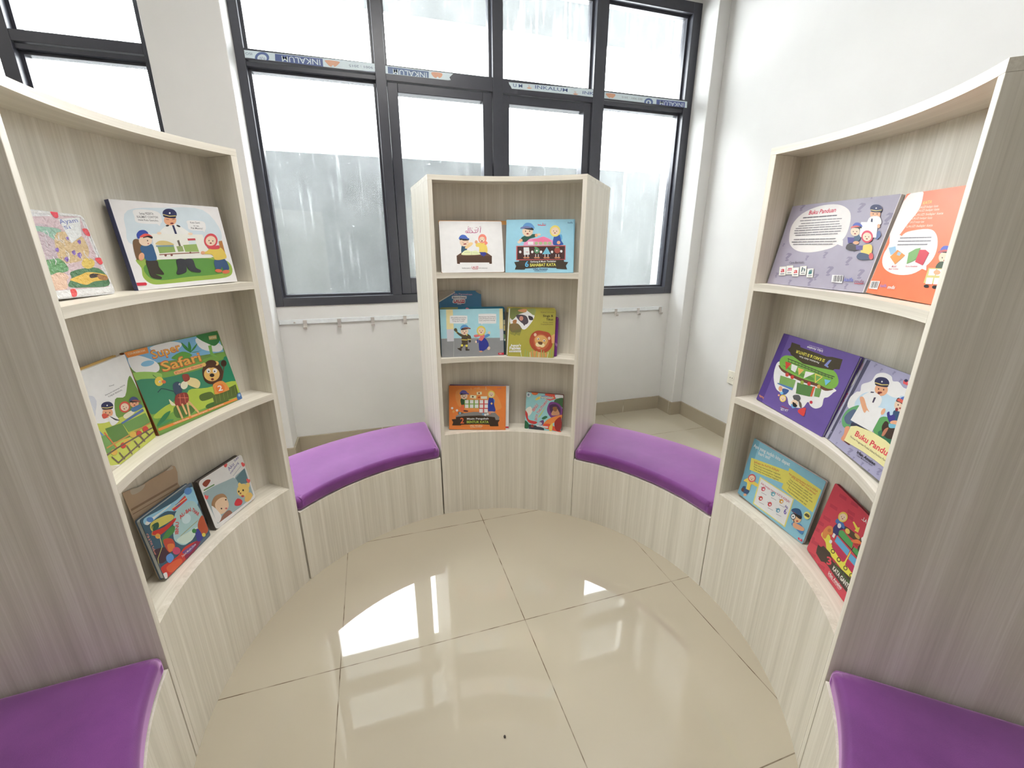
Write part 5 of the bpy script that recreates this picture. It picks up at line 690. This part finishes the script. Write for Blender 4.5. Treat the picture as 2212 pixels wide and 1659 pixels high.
('picture_book','red book with a yellow-edged table scene,bottom of the right bookcase',[0.64691,-0.50645,0.41421,-0.46237,-0.88665,-0.00777,0.11101,-0.06658,0.99159],0.2769,0.2196,0.008,0.0022,0.006,'',561,562,561,0,None,[('p',369,[-1567,2165,699,2398,1049,-22,-1590,-164]),('p',534,[-1072,2065,-771,2119,-749,2032,-1050,1976]),('p',534,[-585,2153,-309,2202,-288,2119,-564,2067]),('p',534,[-1237,1643,-924,1709,-902,1619,-1215,1551]),('p',534,[-1293,1226,-973,1304,-951,1213,-1270,1132]),('p',534,[-1472,959,-1140,1047,-1118,954,-1449,863]),('p',534,[-1534,715,-1197,811,-1175,717,-1511,618]),('p',534,[-1589,385,-1246,492,-1223,396,-1565,286]),('p',534,[-1334,380,-1004,485,-982,391,-1310,283]),('p',534,[-570,1912,-293,1968,-272,1884,-549,1826]),('p',534,[-563,1791,-285,1850,-264,1766,-541,1705]),('p',534,[-758,55,-456,165,-433,74,-735,-38]),('p',534,[-1268,27,-939,142,-916,48,-1245,-71]),('t',4,'..LA UZI',[-36,1980,355,2016,90],25),('p',535,[-252,1749,-217,1788,-36,1748,27,1795,45,1654,-91,1620,-68,1675]),('s',536,[-1061,720,-1043,851,-776,940,-598,811,-346,748,16,739,70,1094,104,1097,133,789,520,752,699,792,668,637,288,565,-179,570,-635,564,-815,692]),('p',537,[-553,1270,-424,1368,41,1348,84,1207,-519,1165]),('p',537,[119,1286,320,1351,576,1370,575,1174,117,1158]),('p',538,[-528,1119,48,1126,50,962,-528,947]),('p',538,[110,1089,596,1143,595,945,124,935]),('p',539,[-557,871,-364,945,20,924,46,778,-536,753]),('p',539,[95,897,627,949,626,799,109,742]),('l',540,22,[-519,1165,83,1181,586,1159]),('l',540,20,[95,1190,108,1302]),('e',541,[-436,701,46,63,64,-21]),('e',542,[-436,701,27,37,38,-13]),('e',541,[-140,684,43,62,61,-21]),('e',542,[-140,684,25,36,36,-12]),('e',541,[165,688,41,60,58,-20]),('e',542,[165,688,24,35,35,-12]),('e',541,[422,688,38,59,55,-20]),('e',542,[422,688,22,34,33,-12]),('s',543,[-431,1491,-211,1555,215,1609,420,1554,235,1478,-108,1406,-336,1409]),('e',544,[-274,1456,42,63,79,-20]),('e',545,[69,1569,21,48,101,-4]),('s',546,[-39,1359,135,1522,279,1514,64,1367]),('s',547,[75,1350,190,1442,211,1360]),('e',548,[321,1401,78,64,49,-73]),('e',549,[418,1407,56,46,38,-56]),('s',550,[-766,1163,-703,1368,-506,1487,-371,1459,-527,1290,-507,1148,-664,1080]),('s',551,[-782,1363,-750,1491,-492,1523,-409,1431,-561,1395]),('e',552,[-614,1640,161,85,41,-128]),('e',16,[-611,1637,114,81,51,-73]),('e',13,[-659,1613,10,7,7,-10]),('e',13,[-565,1663,10,7,7,-10]),('e',38,[-598,1596,27,15,4,-12]),('e',4,[-598,1380,58,43,36,-51]),('s',553,[-1051,894,-949,1120,-778,1181,-706,1021,-845,915,-866,762,-1005,736]),('e',554,[-851,1045,61,46,28,-38]),('p',4,[-677,1097,-585,1114,-584,996,-682,987]),('e',4,[-642,843,48,38,27,-38]),('s',4,[215,1609,293,1743,454,1844,494,1686,409,1521]),('e',7,[359,1889,85,65,41,-61]),('e',13,[326,1866,8,6,5,-8]),('e',13,[391,1916,8,6,5,-8]),('e',38,[378,1861,19,14,5,-8]),('s',13,[274,1920,313,2008,435,2064,434,1970]),('p',555,[-1021,444,-881,473,-815,568,-491,601,-292,499,129,577,710,676,710,270,352,259,-127,267,-388,281,-543,256,-665,178,-964,207,-1000,320]),('t',556,'3',[-451,280,-273,386,195],30),('t',557,'Pentas Boneka',[-183,460,529,480,97],21),('t',558,'KATA GANTI',[-192,330,507,355,120],34),('t',559,'Irfan Amalee',[-254,125,339,168,93],25),('t',560,'Tubuh Muhammad Sayyid',[-258,89,299,116,45],8)]),
('picture_book','book with an orange top band,peeping out behind the white book of the middle bookcase',[0.0157,0.70486,1.13187,0.99121,-0.13219,0.0056,0.03486,0.30171,0.95276],0.2828,0.2145,0.005,0.0008,0.002,'',565,564,565,0,None,[('p',563,[-1471,2195,1458,2213,1322,-159,-1601,-114]),('p',564,[-1471,2195,1442,2184,1416,1981,-1483,1975])]),
('picture_book','dark teal book directly behind the firefighter page,middle bookcase',[0.00165,0.7143,0.77186,0.98637,-0.16456,-0.0,0.03029,0.18155,0.98292],0.2846,0.2145,0.011,0.0008,0.012,'',574,574,574,0,None,[('p',566,[-1445,2215,1619,2164,1557,-270,-1552,-164]),('p',567,[-1423,2153,-618,2144,-634,2056,-1427,2070]),('s',568,[-290,2090,-213,2114,-139,2055,-267,2050]),('p',569,[1365,1914,1456,1912,1433,23,1327,26]),('p',570,[1358,1555,1433,1554,1436,1348,1357,1350]),('p',571,[1362,1324,1435,1322,1434,1077,1355,1079]),('s',572,[1352,937,1441,857,1425,727,1347,781]),('e',573,[1397,676,32,-1,-1,-52])]),('game_box','blue board game box with torn corners,tallest thing on the middle shelf',[-0.04609,0.73413,0.77186,0.98637,-0.16456,-0.0,0.03029,0.18155,0.98292],0.1831,0.2831,0.006,0.0008,0.004,'',575,576,575,0,None,[('p',575,[-964,2875,1014,2852,1010,1913,-1006,1950]),('p',576,[-940,2850,-236,2837,-240,2754,-936,2388]),('l',577,40,[-227,2767,-937,2363]),('s',576,[679,2816,915,2813,911,2677,779,2729]),('t',578,'Tata Permainan',[-358,2655,524,2631,85],21),('s',579,[-362,2555,-296,2617,237,2605,273,2534,219,2472,-302,2479]),('t',580,'Board Game',[-313,2504,228,2497,80],21),('s',579,[-330,2392,-250,2503,-21,2513,182,2485,216,2383,173,2270,-81,2292,-309,2303]),('t',458,'LAUZI',[-287,2336,176,2328,111],34),('l',458,20,[-270,2320,175,2313]),('p',581,[-144,2293,47,2290,32,2235,-139,2237])]),
('picture_book','thin yellow book showing above the olive lion book',[0.23325,0.64562,0.77186,0.89392,-0.44822,-0.0,0.13034,0.25995,0.95678],0.2162,0.2155,0.004,0.0008,0.008,'',584,584,584,0,None,[('p',582,[-1273,2163,1208,2193,1321,-118,-1160,-220]),('p',583,[-1156,1930,-888,1884,-819,-101,-1090,-7])]),
('board_book','purple book sticking out to the right behind the olive lion book',[0.29971,0.61814,0.77186,0.89392,-0.44822,-0.0,0.13034,0.25995,0.95678],0.1053,0.1748,0.01,0.0008,0.008,'',588,588,588,0,None,[('p',585,[-530,1800,659,1830,750,-22,-439,-69]),('t',586,'Rp',[442,483,532,486,129],21),('e',587,[487,1671,26,1,1,-26])]),
('picture_book','thin white book with a red stripe behind the orange book,bottom of the middle bookcase',[0.01987,0.72241,0.41493,0.95395,-0.29972,-0.01231,0.06222,0.15755,0.98555],0.2757,0.209,0.006,0.0008,0.002,'',590,591,590,0,None,[('p',589,[-1460,2135,1449,2144,1450,-87,-1476,-123]),('p',590,[-1460,2135,1394,2133,1395,2078,-1460,2053]),('p',273,[1199,136,1392,138,1393,59,1200,57])]),
('picture_book','mustard book whose top edge shows behind the white railway page',[-0.97764,-0.00857,0.77228,0.05625,0.99841,-0.00364,-0.0831,0.00831,0.99651],0.2314,0.2206,0.005,0.0008,0.002,'',592,592,592,0,None,[('p',592,[-465,2705,2163,2117,1526,-88,-1611,711])]),
('board_book','dark patterned book right behind the thick multicoloured book,left bookcase',[-0.96368,0.121,0.41528,0.25808,0.96578,-0.02575,-0.11376,0.05685,0.99188],0.1595,0.1739,0.005,0.0008,0.002,'',600,601,600,0,None,[('p',593,[-829,1773,826,1709,868,739,-801,807]),('s',594,[-843,1745,-786,1807,-629,1780,-633,1681,-767,1669]),('s',249,[-656,1722,-598,1785,-435,1758,-439,1657,-577,1645]),('s',595,[-427,1714,-366,1778,-197,1750,-200,1647,-344,1635]),('s',596,[-244,1715,-182,1780,-7,1751,-10,1647,-159,1635]),('s',597,[-27,1711,37,1777,219,1748,216,1642,62,1629]),('s',598,[198,1707,265,1774,453,1745,452,1636,291,1623]),('s',599,[443,1723,511,1793,708,1763,707,1652,540,1639])]),
('picture_book','torn brown coverless book at the back of the lowest shelf,left bookcase',[-0.97022,0.11811,0.41558,0.25808,0.96578,-0.02575,-0.11376,0.05685,0.99188],0.1825,0.271,0.003,0.0008,0.002,'',605,606,605,0,[-902,2504,-818,2490,-661,2459,-504,2387,-246,2394,-10,2393,263,2382,516,2371,731,2401,828,2332,833,2144,723,1848],[('p',602,[-692,3234,1139,2372,584,668,-1250,1915]),('s',603,[-672,2465,-493,2410,-255,2374,-347,2301,-526,2281,-694,2332]),('l',604,58,[-913,2005,673,1862]),('l',604,23,[-926,1891,681,1734]),('s',603,[514,2367,726,2390,735,2304,593,2325])])]
TAPES = [([-0.56877,1.6362,2.1],[-3169,334,2882,401,2848,28,2183,30,1485,6,-3053,22,-3176,15],[('p',607,[-1830,322,339,348,330,-4,-1858,23]),('t',608,'INKALUM',[206,295,-1547,273,254],3),('t',609,'ISO',[-2848,248,-3133,240,101],8),('t',609,'ISO 9001 : 2015',[3199,276,1578,234,109],8),('e',610,[-2426,96,317,34,-37,-240]),('e',608,[-2431,66,209,22,-26,-168]),('t',610,'TUV',[-2281,126,-2546,118,102],8),('p',608,[-2822,-64,-2066,1,-2077,-74,-2836,-154]),('s',611,[467,301,1108,308,1059,179,875,52,672,47,518,169]),('e',608,[791,59,62,6,-6,-56]),('l',612,24,[-3181,-15,-2751,-4]),('l',612,27,[1551,-28,2838,33])]),([-0.00339,1.6362,2.1],[-2323,369,1334,367,1118,179,1183,51,1044,28,-22,24,-2334,17],[('p',613,[-2148,339,-4,332,-21,34,-2152,35]),('t',608,'INKALUM',[-115,265,-1890,261,253],3),('s',611,[147,315,706,321,638,115,288,81]),('e',608,[462,81,62,6,-3,-53])]),([0.66841,1.6362,2.1],[-2203,273,3520,412,3525,2,1991,12,-583,-13,-2013,-31,-2073,75,-2164,165],[('t',610,'U M',[-1931,63,-1374,78,174],8),('t',610,'INKALUM',[-585,108,1476,122,177],8),('t',610,'INKA',[2469,107,3534,118,162],8),('s',611,[-1091,116,-788,119,-880,68,-1004,62]),('l',611,25,[-994,238,-986,144]),('l',611,25,[-926,219,-925,139]),('s',611,[1846,78,2170,80,2073,27,1941,21]),('l',611,27,[1945,204,1957,106]),('l',611,27,[2019,184,2023,101])]),([1.37044,1.6362,2.1],[-3112,352,2962,350,2982,-13,685,5,-439,6,-3079,9],[('p',614,[632,272,2799,305,2807,-34,653,2]),('t',608,'INKALUM',[2692,229,902,220,233],3),('t',615,'ISO 9001 : 2015',[-403,227,-1865,231,107],8),('e',610,[72,73,318,27,24,-214]),('e',608,[68,43,191,16,16,-137]),('e',610,[58,57,79,7,9,-77]),('s',611,[-2986,277,-2347,291,-2463,91,-2763,65]),('e',608,[-2630,48,60,5,4,-46])])]

# ---------------------------------------------------------------- printed things: books and frame tapes
def ink_mat(name, rough, bump=0.0):
    m, nt, b = new_mat(name)
    at = N(nt, 'ShaderNodeAttribute', attribute_name='ink')
    tc = N(nt, 'ShaderNodeTexCoord')
    f = noise(nt, tc.outputs['Object'], 40, 3)
    g = ramp(nt, f, [(.3, (.95, .95, .95)), (.7, (1, 1, 1))])
    mx = N(nt, 'ShaderNodeMix', data_type='RGBA', blend_type='MULTIPLY')
    mx.inputs[0].default_value = 1
    nt.links.new(at.outputs['Color'], mx.inputs[6])
    nt.links.new(g, mx.inputs[7])
    nt.links.new(mx.outputs[2], b.inputs['Base Color'])
    b.inputs['Roughness'].default_value = rough
    b.inputs['Specular IOR Level'].default_value = .4
    if bump:
        f2 = noise(nt, tc.outputs['Object'], 120, 3)
        bp = N(nt, 'ShaderNodeBump')
        bp.inputs['Strength'].default_value = bump
        bp.inputs['Distance'].default_value = .004
        nt.links.new(f2, bp.inputs['Height'])
        nt.links.new(bp.outputs[0], b.inputs['Normal'])
    return m


M_INK = ink_mat('printed_card', .38)
M_FILM = ink_mat('printed_card_under_wrinkled_film', .1, 1.0)
M_PAPER = ink_mat('paper_edges', .8)


class Ink:
    """collects flat coloured shapes (x right, y up, z out of the cover) into one mesh"""

    def __init__(self):
        self.v, self.f, self.c = [], [], []
        self.z = 0.0

    def poly(self, pts, col, z):
        if len(pts) < 3:
            return
        i = len(self.v)
        self.v += [(x, y, z) for x, y in pts]
        self.f.append(list(range(i, i + len(pts))))
        self.c.append(col)

    def tri(self, vs, fs, col):
        i = len(self.v)
        self.v += vs
        for f in fs:
            self.f.append([i + k for k in f])
            self.c.append(col)

    def build(self, name, mat, parent):
        me = bpy.data.meshes.new(name)
        me.from_pydata(self.v, [], self.f)
        at = me.attributes.new('ink', 'FLOAT_COLOR', 'CORNER')
        k = 0
        buf = []
        for p, c in zip(me.polygons, self.c):
            buf += (*c, 1.0) * p.loop_total
        at.data.foreach_set('color', buf)
        me.materials.append(mat)
        o = bpy.data.objects.new(name, me)
        COL.objects.link(o)
        o.parent = parent
        return o


def smooth_loop(p, k=4):
    n = len(p)
    out = []
    for i in range(n):
        a, b, c, d = p[i - 1], p[i], p[(i + 1) % n], p[(i + 2) % n]
        for j in range(k):
            t = j / k
            out.append(tuple(.5 * (2 * b[q] + (c[q] - a[q]) * t + (2 * a[q] - 5 * b[q] + 4 * c[q] - d[q]) * t * t
                                   + (3 * b[q] - a[q] - 3 * c[q] + d[q]) * t ** 3) for q in (0, 1)))
    return out


def clip(p, x0, x1, y0, y1):
    for ax, lim, sg in ((0, x0, 1), (0, x1, -1), (1, y0, 1), (1, y1, -1)):
        q = []
        for i in range(len(p)):
            a, b = p[i - 1], p[i]
            ia, ib = (a[ax] - lim) * sg >= 0, (b[ax] - lim) * sg >= 0
            if ia != ib:
                t = (lim - a[ax]) / (b[ax] - a[ax])
                q.append((a[0] + (b[0] - a[0]) * t, a[1] + (b[1] - a[1]) * t))
            if ib:
                q.append(b)
        p = q
        if not p:
            return []
    return p


def clip_convex(p, rim):
    n = len(rim)
    for i in range(n):
        a, b = rim[i], rim[(i + 1) % n]
        side = lambda s: (b[0] - a[0]) * (s[1] - a[1]) - (b[1] - a[1]) * (s[0] - a[0])
        q = []
        for j in range(len(p)):
            s, e = p[j - 1], p[j]
            ds, de = side(s), side(e)
            if (ds >= 0) != (de >= 0):
                t = ds / (ds - de)
                q.append((s[0] + (e[0] - s[0]) * t, s[1] + (e[1] - s[1]) * t))
            if de >= 0:
                q.append(e)
        p = q
        if not p:
            return []
    return p


GLYPHS = {}


def glyphs(txt, bold):
    k = (txt, bold)
    if k not in GLYPHS:
        c = bpy.data.curves.new('print', 'FONT')
        c.body = txt
        c.size = 1
        c.offset = bold / 1000
        c.resolution_u = 2
        o = bpy.data.objects.new('print', c)
        me = o.to_mesh()
        vs = [(v.co.x, v.co.y) for v in me.vertices]
        fs = [tuple(p.vertices) for p in me.polygons]
        o.to_mesh_clear()
        bpy.data.objects.remove(o)
        bpy.data.curves.remove(c)
        GLYPHS[k] = (vs, fs)
    return GLYPHS[k]


GAIN = 1.0


def colour(i):
    c = lin(PAL[i])
    g = .3 * c[0] + .59 * c[1] + .11 * c[2]
    return tuple(min(.8, (x * .93 + g * .07) * GAIN) for x in c)


def draw(ink, ops, lim, z, step=1.5e-5):
    """lim: rectangle (x0,x1,y0,y1), or a convex counter-clockwise rim"""
    rect = len(lim) == 4 and not isinstance(lim[0], tuple)
    cut = (lambda p: clip(p, *lim)) if rect else (lambda p: clip_convex(p, lim))
    for op in ops:
        z += step
        col = colour(op[1])
        if op[0] in 'ps':
            p = [(op[2][i] * 1e-4, op[2][i + 1] * 1e-4) for i in range(0, len(op[2]), 2)]
            if op[0] == 's':
                p = smooth_loop(p)
            ink.poly(cut(p), col, z)
        elif op[0] == 'e':
            a = [q * 1e-4 for q in op[2]]
            p = [(a[0] + a[2] * cos(t) + a[4] * sin(t), a[1] + a[3] * cos(t) + a[5] * sin(t))
                 for t in (2 * pi * k / 22 for k in range(22))]
            ink.poly(cut(p), col, z)
        elif op[0] == 'l':
            w = op[2] * .5e-4
            p = [Vector((op[3][i] * 1e-4, op[3][i + 1] * 1e-4)) for i in range(0, len(op[3]), 2)]
            L, Rr = [], []
            for i, q in enumerate(p):
                d = (p[min(i + 1, len(p) - 1)] - p[max(i - 1, 0)])
                if d.length < 1e-7:
                    continue
                d.normalize()
                e = d * w * .8 if len(p) > 2 or w > 4e-4 else d * 0
                q2 = q - e if i == 0 else q + e if i == len(p) - 1 else q
                nn = Vector((-d.y, d.x)) * w
                if i in (0, len(p) - 1):
                    L.append(tuple(q2 + nn * .6)); Rr.append(tuple(q2 - nn * .6))
                    if i == 0:
                        L.append(tuple(q + nn)); Rr.append(tuple(q - nn))
                    else:
                        L.insert(-1, tuple(q + nn)); Rr.insert(-1, tuple(q - nn))
                else:
                    L.append(tuple(q + nn)); Rr.append(tuple(q - nn))
            for i in range(len(L) - 1):
                ink.poly(cut([L[i], L[i + 1], Rr[i + 1], Rr[i]]), col, z + i * 2e-6)
        elif op[0] == 't':
            vs, fs = glyphs(op[2], op[4])
            if not vs:
                continue
            x0, y0, x1, y1, h = [q * 1e-4 for q in op[3]]
            gx0, gx1 = min(v[0] for v in vs), max(v[0] for v in vs)
            L = math.hypot(x1 - x0, y1 - y0)
            d = ((x1 - x0) / L, (y1 - y0) / L)
            sx, sy = L / max(1e-6, gx1 - gx0), h / .72
            pts = []
            for gx, gy in vs:
                a, b = (gx - gx0) * sx, gy * sy
                pts.append((x0 + d[0] * a - d[1] * b, y0 + d[1] * a + d[0] * b))
            if rect and all(lim[0] <= q[0] <= lim[1] and lim[2] <= q[1] <= lim[3] for q in pts):
                ink.tri([(q[0], q[1], z) for q in pts], fs, col)
            else:
                for f in fs:
                    ink.poly(cut([pts[k] for k in f]), col, z)


def rim_of(w, h, r, n=5):
    p = []
    r = min(r, w / 3, h / 3)
    for cx, cy, a in ((w / 2 - r, r, -pi / 2), (w / 2 - r, h - r, 0), (-w / 2 + r, h - r, pi / 2), (-w / 2 + r, r, pi)):
        for k in range(n + 1):
            t = a + pi / 2 * k / n
            p.append((cx + r * cos(t), cy + r * sin(t)))
    return p


def plate(ink, rim, z0, z1, col, colb=None):
    """solid sheet with the given outline"""
    n = len(rim)
    ink.poly(rim, col, z1)
    ink.poly(rim[::-1], colb or col, z0)
    for i in range(n):
        a, b = rim[i], rim[(i + 1) % n]
        k = len(ink.v)
        ink.v += [(a[0], a[1], z0), (b[0], b[1], z0), (b[0], b[1], z1), (a[0], a[1], z1)]
        ink.f.append([k, k + 1, k + 2, k + 3])
        ink.c.append(colb or col)


for (nm, lb, fr, bw, bh, bt, ct, rc, side, csp, cpg, cbk, film, outline, ops) in BOOKS:
    O, ta, up = Vector(fr[:3]), Vector(fr[3:6]), Vector(fr[6:9])
    nn = ta.cross(up)
    root = empty(nm)
    root.matrix_world = Matrix(((ta.x, up.x, nn.x, O.x), (ta.y, up.y, nn.y, O.y), (ta.z, up.z, nn.z, O.z), (0, 0, 0, 1)))
    tag(root, lb, 'game box' if nm == 'game_box' else 'book', 'picture books on the curved bookcases' if nm != 'game_box' else None)
    inkm = M_FILM if film else M_INK
    if outline:
        q = [(outline[i] * 1e-4, outline[i + 1] * 1e-4) for i in range(0, len(outline), 2)]
        rim = [(-bw / 2, 0), (bw / 2, 0)] + q[::-1]
        k = Ink()
        plate(k, [(max(-bw / 2, min(bw / 2, x * .985)), max(0, y - .006 if y > .01 else y)) for x, y in rim], -bt, -.0009, colour(cpg))
        k.build('page_block', M_PAPER, root)
        k = Ink()
        plate(k, rim, -.0008, 0, colour(cpg))
        # torn sheet: keep the print inside a box that stays within the outline
        draw(k, [o for o in ops[1:]], (-bw / 2 + .004, bw / 2 - .004, .002, bh), 0)
        k.build('front_cover', M_INK, root)
        continue
    rim = rim_of(bw, bh, rc)
    k = Ink()
    plate(k, rim, -ct, 0, colour(cbk))
    draw(k, ops, rim, 0)
    k.build('front_cover', inkm, root)
    ins = .0025 if ct > .001 else .0006
    k = Ink()
    l_ = ct + .0002
    pr = [(x * (1 - 2 * ins / bw), ins + y * (1 - 2 * ins / bh)) for x, y in rim]
    plate(k, pr, -bt + ct + .0001, -ct - .0001, colour(cpg))
    k.build('page_block', M_PAPER, root)
    k = Ink()
    plate(k, rim, -bt, -bt + ct, colour(cbk))
    k.build('back_cover', M_INK, root)
    if side:
        k = Ink()
        s = -1 if side == 'L' else 1
        xa, xb = sorted((s * bw / 2, s * (bw / 2 + max(.001, ct * .7))))
        plate(k, [(xa, .0004), (xb, .0004), (xb, bh - .0004), (xa, bh - .0004)], -bt, -.0001, colour(csp))
        k.build('spine', M_INK, root)

for O, outline, ops in TAPES:
    k = Ink()
    rim = [(outline[i] * 1e-4, outline[i + 1] * 1e-4) for i in range(0, len(outline), 2)]
    x0, x1 = min(q[0] for q in rim), max(q[0] for q in rim)
    y0, y1 = min(q[1] for q in rim), max(q[1] for q in rim)
    plate(k, rim[::-1], 0, .0003, lin((206, 220, 226)))
    draw(k, ops, (x0 + .002, x1 - .002, max(y0, -.0036), y1 - .001), .0003)
    o = k.build('protective_tape', M_INK, win1)
    o.location = O
    o.rotation_euler = (pi / 2, 0, 0)
